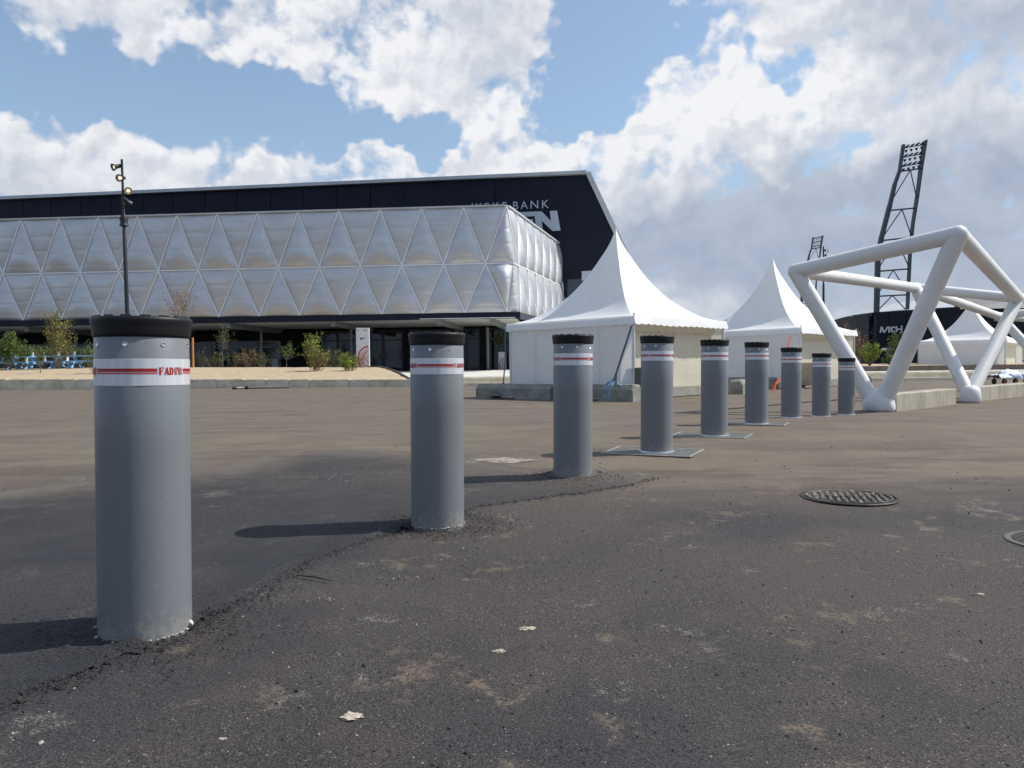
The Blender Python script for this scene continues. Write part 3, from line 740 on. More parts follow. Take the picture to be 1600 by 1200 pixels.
# interior
b = MB(); f0, f1 = fp(-1.2, ZF - .02, -5), fp(NF * MOD, ZF - .02, -5)
b.add([f0, f1, f1 + N_ * 17, f0 + N_ * 17], [(0, 1, 2, 3)]); b.build('inner_floor', mat('inner_floor', (.14, .135, .13), .4), hall, world=True)
wall_box(-1.2, NF * MOD, ZF, 5.2, DG + 8.5, .2, 'inner_wall', mat('inner_wall', (.05, .05, .05), .7))
wall_box(gs(800), gs(764), ZF, 4.7, DG + 3.0, .1, 'inner_panel', mat('timber_panel', (.26, .19, .07), .6, var=.2, scale=2, stretch=(6, 6, .4)))
b = MB()
for k in range(60): s = gs(760) + k * .2; b.beam(fp(s, 1.0, -DG - .8), fp(s, 4.5, -DG - .8), .04, .05, U_)
o = b.build('blind_slats', mat('blind', (.10, .105, .10), .7), hall, world=True); o['kind'] = 'stuff'
# round columns
for px in (762, 549, 409, 268, 120, -20):
    P = at(px, 560, 68.5); b = MB(); b.tube((P.x, P.y, ZF - .3), (P.x, P.y, 4.6), .13, 16); b.build('column', M_GFRAME, hall, True, 40, world=True)
# side wall below the quilt (behind the marquee)
b = MB(); a = CB + V_ * 11; c = CB + V_ * 25.5; b.beam(Vector((a.x, a.y, 2.8)), Vector((c.x, c.y, 2.8)), .3, 4.2); b.build('side_wall', M_DARK, hall, world=True)

# ================================================================ navy arena behind
AR = Vector((7.80, 78.0, 0)); AL = Vector((-56.9, 86.3, 0)); AU = (AL - AR).normalized(); AN = Vector((-AU.y, AU.x, 0))
if AN.y > 0: AN = -AN          # towards the camera
ZA = 20.35
def ap(px, py, off=0.0):
    d = ray(px, py); t = (AR - EYE).dot(AN) / d.dot(AN); return EYE + d * t + AN * off
arena = thing('arena_building', 'tall dark navy arena with white lettering rising behind the quilted hall', 'building', (0, 84, 0))
M_LET = mat('letter_white', (.50, .53, .60), .5, var=.03)
px_j = [917, 868, 822, 775, 728, 681, 633, 581, 529, 475, 425, 372, 322, 272, 225, 177, 129, 82, 38, -8, -60, -120, -190]
def panel_poly(pts, name, m, off=0.0, th=.25):
    b = MB(); b.prism([p + AN * off for p in pts], -AN * th); return b.build(name, m, arena, world=True)
def foot(P, z): return Vector((P.x, P.y, z))
slant = .0
for i in range(len(px_j) - 1):
    a = ap(px_j[i], 400); c = ap(px_j[i + 1], 400); gap = AU * (.035 if i > 5 else .004)
    a = a + gap if i else a; c = c - gap
    lean = AU * .55 if 3 <= i else AU * 0.0
    bot = 9.0 if i > 2 else .2
    k = (ZA - bot) / 12.0
    P = [foot(a, ZA), foot(c, ZA), foot(c, bot) + lean * k, foot(a, bot) + lean * k]
    if i == 0:
        e = ap(990, 423)
        P = [foot(AR, ZA), foot(c, ZA), foot(c, .2), foot(e, .2), foot(e, e.z)]
    panel_poly(P, 'wall_panel', M_NAVY)
b = MB()   # backing, so the joints read dark
e = ap(988, 423)
b.prism([foot(AR, ZA - .1) - AN * .27, foot(ap(-190, 400), ZA - .1) - AN * .27, foot(ap(-190, 400), .3) - AN * .27, foot(e, .3) - AN * .27, foot(e, e.z - .2) - AN * .27], -AN * 24)
b.build('building_body', M_DARK, arena, world=True)
# pale roof edge and sloped edge
b = MB(); b.beam(AR + Vector((0, 0, ZA + .17)) + AN * .1, foot(ap(-190, 400), ZA + .17) + AN * .1, .8, .34)
b.beam(AR + Vector((0, 0, ZA + .2)) - AU * .1 + AN * .05, ap(990.5, 423) + AN * .05, .5, .34, AN); b.build('roof_edge', M_TRIM, arena, world=True)
b = MB()
for k in range(90):
    p = AR.lerp(foot(ap(-190, 400), 0), k / 90); b.box((p.x, p.y - .36, ZA + .2), (.03, .03, .3))
o = b.build('roof_edge_ribs', M_JOINT, arena, world=True); o['kind'] = 'stuff'
p = ap(405, 291); b = MB(); b.box((p.x, p.y + 6, ZA + .7), (3.5, 3, .9)); b.build('roof_hatch', M_TRIM, arena, world=True)
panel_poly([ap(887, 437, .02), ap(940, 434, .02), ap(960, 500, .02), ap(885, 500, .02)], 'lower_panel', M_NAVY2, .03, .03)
panel_poly([ap(909, 424, .02), ap(960, 421, .02), ap(960, 437.5, .02), ap(909, 438.5, .02)], 'white_board', M_LET, .08, .05)
# big white letters, last two of the word visible over the hall
def lp(pts): return [ap(730 + x / 10, 300 + y / 10) for x, y in pts]
def letter(polys, name='letter'):
    b = MB()
    for p in polys: b.prism([q + AN * .18 for q in lp(p)], -AN * .16)
    return b.build(name, M_LET, arena, world=True)
letter([[(1055,382),(1165,455),(1185,612),(1085,612)], [(1040,311),(1165,309),(1312,458),(1292,300),(1405,297),(1460,605),(1335,612),(1165,455),(1055,382)]])   # N
letter([[(770,322),(1040,311),(1055,382),(900,390),(905,432),(1030,428),(1040,500),(915,505),(920,545),(1075,540),(1085,612),(810,620)]])   # E
letter([[(480,325),(580,323),(625,400),(660,322),(760,320),(690,470),(800,620),(690,622),(640,545),(600,625),(500,627),(580,470)]])   # X
letter([[(260,335),(460,330),(490,625),(290,632)]]) if False else letter([[(235,335),(455,330),(462,400),(320,404),(335,560),(475,556),(482,628),(255,634)], [(456,330),(462,400),(475,556),(482,628),(510,600),(485,350)]])  # O
letter([[(0,345),(80,342),(108,640),(20,642)], [(80,342),(200,342),(225,380),(225,450),(195,485),(235,520),(240,590),(210,636),(108,640),(103,570),(160,565),(160,520),(97,520),(92,455),(150,450),(148,410),(88,412)]])  # B
# bank name from the built in font
def font_mesh(ch):
    c = bpy.data.curves.new('t', 'FONT'); c.body = ch; c.size = 1.0; c.extrude = 0.0; c.resolution_u = 3
    o = bpy.data.objects.new('t', c); col.objects.link(o); dg = bpy.context.evaluated_depsgraph_get()
    me = bpy.data.meshes.new_from_object(o.evaluated_get(dg)); bpy.data.objects.remove(o); bpy.data.curves.remove(c)
    return me
def font_on_plane(ch, P00, ex, ey, n, th, name, m, parent, embolden=0.0):
    "the glyph box is mapped to P00 + ex (width) + ey (height), made solid along n"
    me = font_mesh(ch); xs = [v.co.x for v in me.vertices]; ys = [v.co.y for v in me.vertices]
    x0, x1, y0, y1 = min(xs), max(xs), min(ys), max(ys)
    bm = bmesh.new(); bm.from_mesh(me); bpy.data.meshes.remove(me)
    for v in bm.verts:
        u = (v.co.x - x0) / max(1e-6, x1 - x0); w_ = (v.co.y - y0) / (y1 - y0); v.co = P00 + ex * u + ey * w_
    g_ = bmesh.ops.extrude_face_region(bm, geom=bm.faces[:]); vs = [e_ for e_ in g_['geom'] if isinstance(e_, bmesh.types.BMVert)]
    bmesh.ops.translate(bm, verts=vs, vec=n * th); bmesh.ops.recalc_face_normals(bm, faces=bm.faces[:])
    for v in bm.verts: v.co -= parent.location if parent else Vector()
    me = bpy.data.meshes.new(name); bm.to_mesh(me); bm.free(); me.materials.append(m)
    return link(name, me, parent)
for ch, xa, xb in (('J', 50, 95), ('Y', 132, 230), ('S', 268, 348), ('K', 410, 510), ('E', 555, 622), ('B', 722, 800), ('A', 835, 950), ('N', 993, 1112), ('K', 1172, 1275)):
    yb = lambda x: 275 - (x - 760) * .048
    P0 = ap(730 + xa / 10, 300 + yb(xa) / 10, .05); P1 = ap(730 + xb / 10, 300 + yb(xb) / 10, .05); P2 = ap(730 + xa / 10 - .15, 300 + (yb(xa) - 121) / 10, .05)
    font_on_plane(ch, P0, P1 - P0, P2 - P0, AN, .12, 'small_letter', M_LET, arena)

# ================================================================ planting bed, kerb wall, plaza, steps
M_CONC = mat('concrete', (.66, .58, .44), .85, var=.18, scale=1.6, bump=.004, bscale=18, c2=(.44, .39, .29))  # grazing sun on the kerb wall put into the base colour, lighter and warmer
M_CONC2 = mat('concrete_light', (.68, .61, .49), .85, var=.15, scale=2.0, bump=.004, bscale=18)
KA = Vector((at(-400, 607, 47.5).x, 47.5, 0)); K0 = Vector((at(0, 607, 46).x, 46, 0)); K1 = Vector((at(642, 604, 42).x, 42, 0))
def kx(px):  # point on the kerb line
    d = ray(px, 600); dx, dy = K1.x - K0.x, K1.y - K0.y
    t = (K0.x * dy - K0.y * dx) / (d.x * dy - d.y * dx); return Vector((d.x * t, d.y * t, 0))
def kh(p):
    f = (p.x - K0.x) / (K1.x - K0.x); return .65 + (.40 - .65) * f
kw = thing('retaining_wall', 'low retaining wall of pale concrete blocks edging the gravel bed', 'wall', ((K0.x + K1.x) / 2, 44, 0))
J = [-170, -140, -105, -70, -30, 10, 37, 65, 96, 118, 150, 178, 205, 240, 268, 302, 340, 380, 415, 451, 483, 546, 575, 602, 630, 643]
for i in range(len(J) - 1):
    a, c = kx(J[i]), kx(J[i + 1]); d = (c - a).normalized(); a = a + d * .012; c = c - d * .012; h = (kh(a) + kh(c)) / 2 + rnd.uniform(-.006, .006)
    b = MB(); q = (a + c) / 2; nrm = Vector((-d.y, d.x, 0))
    b.box(q + nrm * (.15 + rnd.uniform(-.012, .012)) + Vector((0, 0, h / 2 - .05)), ((c - a).length, .30, h + .1), math.atan2(d.y, d.x), bev=.012)
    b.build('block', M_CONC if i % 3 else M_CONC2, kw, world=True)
def zsand(x, y):
    f = max(0.0, min(1.0, (x - K0.x) / (K1.x - K0.x))); dx, dy = K1.x - K0.x, K1.y - K0.y
    dist = ((x - K0.x) * -dy + (y - K0.y) * dx) / math.hypot(dx, dy); dist = abs(dist)
    top = 1.36 + (1.06 - 1.36) * f; e = min(1.0, dist / 11.0)
    return (.58 + (.33 - .58) * f) + (top - (.58 + (.33 - .58) * f)) * (1 - (1 - e) ** 1.7) + .03 * noise.noise(Vector((x * .8, y * .8, 0)))
M_SAND = mat('gravel_sand', (.43, .335, .22), .95, var=.3, scale=1.6, bump=.02, bscale=30, c2=(.32, .25, .165), detail=8)
# the bed: front edge follows the wall, right edge runs back diagonally to the plaza
b = MB(); R0 = K1 + Vector((-.1, .28, 0)); R1_ = at(575, 577, 58.5); R1_.z = 0; L0 = kx(-170) + Vector((0, .28, 0)); L1_ = Vector((L0.x, 60.5, 0))
def bed(u, v):
    p = L0.lerp(R0, u).lerp(L1_.lerp(R1_, u), v); return Vector((p.x, p.y, zsand(p.x, p.y)))
b.grid(120, 30, bed); 
tag(b.build('gravel_bed', M_SAND, smooth=True), kind='structure')
b = MB(); ed = [bed(1, v / 12) for v in range(13)]
for i in range(12): b.beam(ed[i] + Vector((.05, 0, .01)), ed[i + 1] + Vector((.05, 0, .01)), .06, .16)
tag(b.build('edging_strip', mat('edging', (.12, .10, .08), .7)), 'thin dark edging between the gravel bed and the white plaza', 'edging')
M_PLAZA = mat('plaza_paving', (.60, .58, .53), .8, var=.12, scale=.7)
b = MB(); b.grid(30, 8, lambda u, v: Vector((-45 + 95 * u, 44.2 + 31 * v, .47 + .39 * min(1, v * 31 / 24)))); 
def pl(u, v):
    y = 44.2 + 31 * v; f = min(1, (y - 44.2) / 24); x = -5.9 + (-45 + 5.9) * max(0, min(1, (y - 58) / 1.0)) if y > 58 else -5.75 - (y - 44.2) * .40
    return Vector((x + (60 - x) * u, y, .47 + .37 * f))
b = MB(); b.grid(24, 60, pl); tag(b.build('plaza', M_PLAZA), kind='structure')
stp = thing('plaza_steps', 'wide pale steps leading up to the white plaza', 'steps', (10, 43, 0))
for k in range(3):
    z = .155 * (k + 1); y = 42.6 + k * .53
    for j in range(14):
        x0_ = -5.85 + j * 4.6; b = MB(); b.box((x0_ + 2.29, y + .40, z - .08), (4.56, .78, .155), bev=.01); b.build('tread', M_CONC2, stp, world=True)
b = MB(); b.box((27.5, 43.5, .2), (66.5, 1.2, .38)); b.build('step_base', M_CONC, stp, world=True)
# planter at the right, beyond the marquees
pw = thing('planter_wall', 'brown brick planter wall with sandy soil behind the middle marquee', 'planter', (22, 46, 0))
for k in range(12):
    b = MB(); b.box((15.2 + k * 1.5, 46.1, .62), (1.48, .3, .38), bev=.01); b.build('block', mat('brown_block', (.16, .125, .10), .85, var=.15) if k == 0 else bpy.data.materials['brown_block'], pw, world=True)
b = MB(); b.grid(20, 6, lambda u, v: Vector((14.5 + 18 * u, 46.2 + 7 * v, .79 + .15 * v + .03 * noise.noise(Vector((u * 20, v * 8, 0)))))); o = b.build('soil', M_SAND, pw, world=True)

# ================================================================ banner pylon and small things before the entrance
def pylon(px0, px1, pyt, pyb, Y, label, lines=True):
    a = at(px0, pyb, Y); c = at(px1, pyb, Y); top = at(px0, pyt, Y).z; z0 = a.z
    t = thing('banner_pylon', label, 'banner', ((a.x + c.x) / 2, Y, z0)); W = c.x - a.x; H = top - z0
    b = MB(); b.box((0, 0, H / 2), (W, .22, H), bev=.01); b.build('board', M_PYL, t)
    # concentric red arcs, centre beyond the right edge, clipped to the board
    cx, cz = W * .62, H * .24
    for rr, th in ((1.06, .17), (.80, .05), (.66, .10), (.48, .04), (.36, .08), (.20, .03)):
        b = MB(); prev = None; n = 44
        for k in range(n + 1):
            an = R(55 + 260 * k / n); p = []
            w0 = th * (.6 + .4 * math.sin(an * 1.7 + rr * 5) ** 2) 
            for r_ in (rr * W, rr * W - w0 * W): p.append((cx + r_ * math.cos(an), cz + r_ * math.sin(an) * 1.0))
            ok = all(-W / 2 + .01 < q[0] < W / 2 - .01 and .01 < q[1] < H - .02 for q in p)
            if prev and ok: b.add([Vector((x, -.114, z)) for x, z in (prev[0], prev[1], p[1], p[0])], [(0, 1, 2, 3)])
            prev = p if ok else None
        if b.f: b.build('red_arc', M_ARC, t)
    if lines:
        b = MB()
        for x, z, w_, h_ in ((-.40, .94, .2, .012), (.1, .94, .3, .014), (-.15, .745, .10, .035), (-.03, .738, .08, .045), (.07, .748, .16, .02), (-.12, .72, .08, .02)):
            b.box((x * W + w_ * W / 2 - W * .05, -.114, z * H), (w_ * W, .004, h_ * H))
        b.build('print', M_FRAME, t)
    return t
M_PYL = mat('board_white', (.66, .66, .68), .5, var=.04); M_ARC = mat('arc_red', (.42, .05, .06), .5, var=.15, scale=8)
pylon(557.5, 578, 512.5, 576.5, 58, 'tall white banner board with red concentric arcs beside the entrance')
pylon(779, 791, 550, 577.5, 69.3, 'small white board with red arc in front of the glass by the marquee', False)
def post(px, pyt, pyb, Y, r, m, name, label, cat):
    a = at(px, pyb, Y); top = at(px, pyt, Y); b = MB(); b.tube((0, 0, -.1), (0, 0, top.z - a.z), r, 12, r * .9); b.lathe([(r * 2.2, .0), (r * 2.2, .05), (r, .08)], 12)
    tag(b.build(name, m, loc=(a.x, a.y, a.z), smooth=True, angle=40), label, cat)
post(302, 527.5, 576, 55, .075, mat('orange_paint', (.62, .24, .05), .5), 'marker_post', 'slim orange post standing in the gravel right of the nearest bollard', 'post')
a = at(431, 577, 66); b = MB(); b.box((0, 0, .45), (.5, .4, .9), bev=.03); b.box((0, -.21, .62), (.34, .02, .2)); tag(b.build('litter_bin', M_GFRAME, loc=a), 'small grey litter bin at the dark entrance under the canopy', 'bin')
# pipes lying at the wall foot
M_PIPE = mat('pipe_grey', (.22, .22, .22), .5, .5)
for i, (xa, xb, lb) in enumerate([(369, 386, 'short grey pipe with dark end lying at the foot of the kerb wall'), (388, 452, 'long grey pipe lying at the foot of the kerb wall')]):
    a = at(xa, 606.8, 40.5); a.z = .07; c = at(xb, 606.3, 40.9); c.z = .07; t = thing('pipe', lb, 'pipe', a)
    b = MB(); b.tube(a, c, .055, 12); b.build('tube', M_PIPE, t, True, 40, world=True)
    b = MB(); b.tube(a - (c - a).normalized() * .18, a - (c - a).normalized() * .002, .085, 12); b.build('end_cap', M_RUB, t, True, 40, world=True)

# ================================================================ blue picnic tables behind the shrubs
M_BLUE = mat('blue_paint', (.30, .56, .86), .5, var=.12); M_WHT = mat('white_plastic', (.72, .72, .70), .45, var=.05)
def picnic():
    t = thing('picnic_table', 'x', 'picnic table', (0, 0, 0), 0, 'blue picnic tables in the gravel bed')
    for k in range(4): b = MB(); b.box((0, -.30 + .2 * k, .76), (1.7, .18, .04), bev=.006); b.build('plank', M_BLUE, t)
    for s in (-1, 1):
        b = MB(); b.box((0, s * .78, .46), (1.7, .26, .05), bev=.006); b.build('seat', M_BLUE, t)
        for x in (-.62, .62):
            b = MB(); b.beam((x, -s * .28, .74), (x, s * .72, .02), .07, .09, (1, 0, 0)); b.build('leg', M_BLUE, t)
    for x in (-.62, .62): b = MB(); b.beam((x + .08, -.85, .40), (x + .08, .85, .40), .06, .09); b.build('crossbar', M_BLUE, t)
    for x, y, z in ((-.8, -.78, .54), (.8, -.78, .54), (-.8, .2, .86), (.75, -.2, .86)): b = MB(); b.tube((x, y, z - .06), (x + .03, y, z + .16), .06, 10, .05); b.build('post_cap', M_WHT, t)
    return t
pt = picnic(); KIDS[pt.name] = [c for c in col.objects if c.parent == pt]
lbs = ['blue picnic table cut by the left edge of the photo', 'blue picnic table with raised white capped ends left of the tall yellow shrub', 'blue picnic table half hidden behind the tall yellow shrub', 'blue picnic table between the tall shrub and the nearest bollard', 'blue picnic table right beside the nearest bollard', 'farther blue picnic table behind the green bushes']
for i, (px, Y, a) in enumerate([(2, 55, 10), (38, 56, -8), (72, 56.5, 15), (104, 56, -12), (136, 55.5, 8), (88, 58.5, 80)]):
    P = at(px, 575, Y); P.z = zsand(P.x, Y) - .10 
    if i == 0: t = pt; t.location = P; t.rotation_euler.z = R(a); t['label'] = lbs[0]
    else: dup(pt, P, R(a), lbs[i])
for o in col.objects:
    if o.name.startswith('picnic_table'): o.scale = (1.2, 1.2, 1.25)
#ENDPART3

# ================================================================ marquees
def cloth(name, c, trans, wr=.0, rough=.55):
    m = bpy.data.materials.new(name); m.use_nodes = True; t = NT(m.node_tree); b = t.n['Principled BSDF']; out = t.n['Material Output']
    pos = t.node('ShaderNodeTexCoord').outputs['Object']; n = t.noise(pos, 1.4, 5, .6)
    cc = t.mix(t.ramp(n, .3, .7, 0, .5), c, tuple(x * .93 for x in c)); t.put(b.inputs['Base Color'], cc); b.inputs['Roughness'].default_value = rough
    bp = t.node('ShaderNodeBump'); bp.inputs['Distance'].default_value = .02; bp.inputs['Strength'].default_value = .6
    w1 = t.noise(t.v('MULTIPLY', pos, (1, 1, 2.5)), 1.1, 4, .5, 1.2); t.put(bp.inputs['Height'], w1); t.put(b.inputs['Normal'], bp.outputs[0])
    tr = t.node('ShaderNodeBsdfTranslucent'); tr.inputs[0].default_value = (*trans, 1)
    mx = t.node('ShaderNodeMixShader'); mx.inputs[0].default_value = .26; t.l.new(b.outputs[0], mx.inputs[1]); t.l.new(tr.outputs[0], mx.inputs[2]); t.l.new(mx.outputs[0], out.inputs[0])
    return m
M_ROOF = cloth('roof_canvas', (.93, .935, .94), (.90, .89, .86)); M_WALL = cloth('wall_canvas', (.88, .89, .91), (.72, .68, .58)); M_CREAM = cloth('cream_canvas', (.74, .69, .56), (.72, .66, .50))
M_POLE = mat('alu_pole', (.62, .63, .64), .4, .7, var=.05)
HP = [(0, 1.0), (.02, .935), (.07, .82), (.145, .688), (.22, .565), (.29, .462), (.43, .297), (.58, .172), (.72, .086), (.82, .042), (.92, .016), (1.0, 0)]
def prof(d): return hermite(HP, d)
def marquee(base, rz, eave, apex, label, S=5.0, wall=(1, 0, 1, 1), strap=True):
    "walls in the order left-front (-x), right-front (-y), right-back (+x), left-back (+y)"
    t = thing('marquee', label, 'marquee', base, rz, 'white peaked marquees'); h = S / 2; H = apex - eave
    dirs = [Matrix.Rotation(R(a), 3, 'Z') for a in (180, 270, 0, 90)]
    for k, D in enumerate(dirs):      # each roof side
        b = MB(); nd, nw = 26, 18
        def fn(u, v):
            d = (v) ** 1.35; s = 2 * u - 1; sag = 1 - s * s
            z = eave + H * prof(d) - .16 * sag * (4 * d * (1 - d)) * (H / 3) - .02 * sag * math.sin(math.pi * d)
            wob = .012 * noise.noise(Vector((u * 9 + k * 5, v * 7, 1))) * d
            r = h * d + .012
            return D @ Vector((r, r * s, z + wob))
        b.grid(nw, nd, fn); b.f = [f for f in b.f]; b.build('roof_side', M_ROOF, t, True)
        b = MB()                       # scalloped valance
        def va(u, v):
            y = (2 * u - 1) * (h + .02); lip = .035 * abs(math.sin(math.pi * u * 16)) * v; ov = .05 * v + .03 * v * noise.noise(Vector((u * 7 + k * 3, 2, k)))
            return D @ Vector((h + .025 + ov, y * (1 + .01 * v), eave + .015 - (.26 + lip - .04) * v + .02 * noise.noise(Vector((u * 4, k, 0))) * v))
        b.grid(128, 5, va); b.build('valance', M_ROOF, t, True)
        if wall[k]:
            b = MB()
            def wf(u, v):
                y = (2 * u - 1) * (h - .04); z = .03 + (eave - .06) * v; q = noise.noise(Vector((u * 5 + k * 9, v * 2.2 + u * 3, 0))) * .045 + noise.noise(Vector((u * 13 + v * 9, v * 2.5, k))) * .022 * (1.3 - v) + .03 * noise.noise(Vector((u * 26 + v * 6, v * 1.2, k + 5))) * max(0, 1 - 7 * min(u, 1 - u)) 
                e = min(1, 9 * u * (1 - u)) * min(1, 5 * v * (1 - v) + .2)
                return D @ Vector((h - .03 + q * e - .02, y, z))
            b.grid(60, 30, wf); b.build('side_wall', M_WALL if k == 0 or wall[k] == 1 else M_CREAM, t, True)
    for k, D in enumerate(dirs):
        if wall[k]:
            for yy in (-h * .5 - .05, h * .5): b = MB(); b.beam(D @ Vector((h + .004, yy, .05)), D @ Vector((h + .004, yy, eave - .3)), .012, .02, D @ Vector((0, 1, 0))); b.build('wall_seam', M_WALL, t)
    b = MB(); b.lathe([(.035, apex - .1), (.02, apex + .02), (.001, apex + .06)], 12); b.build('finial', M_ROOF, t, True)
    for sx in (-1, 1):
        for sy in (-1, 1):
            b = MB(); b.box((sx * (h - .06), sy * (h - .06), eave / 2), (.07, .07, eave), bev=.008); b.build('pole', M_POLE, t)
            b = MB(); b.box((sx * (h - .06), sy * (h - .06), .01), (.2, .2, .02)); b.build('foot_plate', M_STEEL, t)
            b = MB(); b.tube((sx * (h + .01), sy * (h + .01), eave + .02), (sx * (h + .01), sy * (h + .01), eave + .09), .025, 8); b.build('corner_pin', M_STEEL, t)
    for k, D in enumerate(dirs):
        b = MB(); b.beam(D @ Vector((h - .06, -h + .1, eave - .07)), D @ Vector((h - .06, h - .1, eave - .07)), .05, .09); b.build('eave_bar', M_POLE, t)
    # inner lining seen through the open side: cream valance with scallops and pale dado
    if not wall[1]:
        D = dirs[1]; b = MB()
        def lin(u, v):
            y = (2 * u - 1) * (h - .12); lip = .05 * abs(math.sin(math.pi * u * 12)) * v
            return D @ Vector((h - .32 + .02 * math.sin(u * 60) * v, y, eave - .06 - (.30 + lip) * v))
        b.grid(100, 4, lin); b.build('inner_valance', M_CREAM, t, True)
        b = MB(); b.grid(50, 20, lambda u, v: D @ Vector((h - .42 + .02 * noise.noise(Vector((u * 7, v * 2, 0))), (2 * u - 1) * (h - .15), .32 + (eave - .45) * v))); b.build('inner_curtain', M_CREAM, t, True)
        b = MB(); b.box(D @ Vector((h - .40, 0, .16)), ((.06 if k == 0 else S - .3), .06, .26) if False else (S - .3, .05, .27)); b.build('skirting_board', mat('skirting', (.30, .29, .26), .7), t)
    return t
T1 = marquee((3.42, 25.0, 0), R(45), 2.36, 5.38, 'largest and nearest white marquee, peaked, with one open cream side')
T2 = marquee((11.35, 33.4, 0), R(43), 2.38, 5.55, 'middle white marquee, peaked, partly behind the white tube frame')
T3 = marquee((30.0, 50.3, 0), R(46), 2.36, 5.0, 'farthest white marquee at the right, seen through the tube frame')
# concrete ballast blocks
def ballast(a, c, label, h=.46, w_=.5, m=None):
    a = Vector((a[0], a[1], 0)); c = Vector((c[0], c[1], 0)); d = (c - a); L = d.length; ang = math.atan2(d.y, d.x)
    t = None; b = MB(); hw = w_ / 2
    prof_ = [(-hw, .0), (-hw, h * .72), (-hw + .09, h), (hw - .09, h), (hw, h * .72), (hw, 0)]
    ends = [0, .05, L * .22, L * .22 + .001, L * .55, L * .55 + .001, L - .05, L]
    secs = []
    for k, x in enumerate(ends):
        ins = .05 if k in (0, 7) else 0; low = .09 if k in (3, 4) else 0
        secs.append([Vector((x, y * (1 - ins * 1.2), max(z - ins, low) if z > 0 else low)) for y, z in prof_])
    vs = [p for s_ in secs for p in s_]; n = 6; fs = []
    for k in range(len(secs) - 1):
        for i in range(n): fs.append((k * n + i, k * n + (i + 1) % n, (k + 1) * n + (i + 1) % n, (k + 1) * n + i))
    fs += [tuple(range(n)), tuple(reversed(range((len(secs) - 1) * n, len(secs) * n)))]
    b.add(vs, fs); o = b.build('concrete_block', m or M_BLK, loc=(a.x, a.y, 0)); o.rotation_euler.z = ang
    return tag(o, label, 'ballast block', 'concrete ballast blocks holding the marquees')
M_BLK = mat('ballast_concrete', (.27, .265, .235), .9, var=.25, scale=2.5, bump=.01, bscale=14, c2=(.16, .155, .135))
ballast((-1.0, 24.6), (1.25, 22.65), 'concrete block with a blue strap end at the left corner of the nearest marquee')
ballast((1.45, 22.55), (3.40, 20.85), 'concrete block strapped at the front corner of the nearest marquee')
ballast((7.35, 25.3), (8.2, 26.9), 'concrete block end between the nearest and the middle marquee')
ballast((8.25, 32.7), (10.4, 30.4), 'concrete block along the shaded wall of the middle marquee')
ballast((15.05, 32.7), (15.9, 34.6), 'concrete block at the right corner of the middle marquee')
ballast((25.2, 51.2), (27.2, 49.0), 'rounded dark concrete block left of the farthest marquee wall')
ballast((28.0, 48.2), (29.5, 46.6), 'concrete block behind the meeting legs of the tube frame')
ballast((29.3, 44.6), (31.2, 45.6), 'concrete block with a black strap at the front corner of the farthest marquee')
# ratchet straps
def strap(paths, m, label, w_=.05):
    b = MB()
    for pts_ in paths:
        for i in range(len(pts_) - 1):
            b.beam(pts_[i], pts_[i + 1], w_, .008, (.7, -.7, .15))
    return tag(b.build('ratchet_strap', m, loc=(0, 0, 0)), label, 'strap', 'ratchet straps on the marquees')
M_SB = mat('strap_blue', (.04, .14, .30), .6); M_SN = mat('strap_navy', (.02, .055, .09), .6); M_SO = mat('strap_orange', (.70, .13, .03), .6); M_SK = mat('strap_black', (.015, .015, .017), .6)
def S3(*a): return [at(*q) for q in a]
strap([S3((789.5, 512, 24.9), (789.5, 560, 24.6), (786.5, 600, 24.3), (786.5, 617, 24.1)), S3((788, 598, 24.2), (777, 606, 24.0), (770, 609, 23.95)), S3((770, 611, 23.9), (786, 617, 23.6))], M_SB, 'bright blue strap down the left corner of the nearest marquee', .05)
strap([S3((987, 509, 21.0), (963, 583, 21.0), (958, 596, 20.95)), S3((963, 583, 21.0), (962, 602, 21.1))], M_SN, 'dark blue strap slanting from the front corner of the nearest marquee', .075)
strap([S3((958, 594, 20.95), (949, 603, 20.7), (944, 622, 20.65)), S3((960, 596, 20.95), (955, 604, 20.65), (950, 620, 20.6)), S3((958, 594, 20.9), (947, 601, 20.9)), S3((964, 597, 21.0), (972, 604, 20.9))], M_SB, 'loose blue strap ends wrapped round the front concrete block', .04)
strap([S3((1235, 526, 29.6), (1230, 548, 29.5), (1221, 590, 29.3))], M_SO, 'upper orange strap on the front corner of the middle marquee', .10)
strap([S3((1219, 592, 29.2), (1212, 600, 29.0), (1209, 613, 28.9)), S3((1217, 594, 29.2), (1208, 603, 29.1), (1206, 612, 29.0))], M_SO, 'loose orange strap ends on the ground by the middle marquee', .09)
strap([S3((1551, 560, 46.2), (1546, 586, 45.3), (1537, 600, 44.6)), S3((1546, 586, 45.3), (1556, 592, 45.0))], M_SK, 'black strap at the front corner of the farthest marquee', .13)
# cabinets in the openings
def cabinet(px, pyb, Y, w_, h_, rz, m, label):
    p = at(px, pyb, Y); t = thing('cabinet', label, 'cabinet', (p.x, p.y, .12), rz)
    b = MB(); b.box((0, 0, h_ / 2), (w_, .55, h_), bev=.02); b.build('body', m, t)
    b = MB(); b.box((0, -.29, h_ * .52), (w_ - .08, .03, h_ - .12), bev=.008); b.build('door', m, t)
    b = MB(); b.tube((w_ * .36, -.33, h_ * .4), (w_ * .36, -.33, h_ * .7), .012, 8); b.build('handle', M_STEEL, t)
cabinet(1003, 612, 21.7, .6, .80, R(40), mat('cab_steel', (.13, .12, .11), .4, .5), 'dark steel cabinet standing in the opening of the nearest marquee')
cabinet(1264, 612, 30.5, .7, .90, R(45), mat('cab_cream', (.36, .32, .25), .5), 'cream cabinet standing in the opening of the middle marquee')

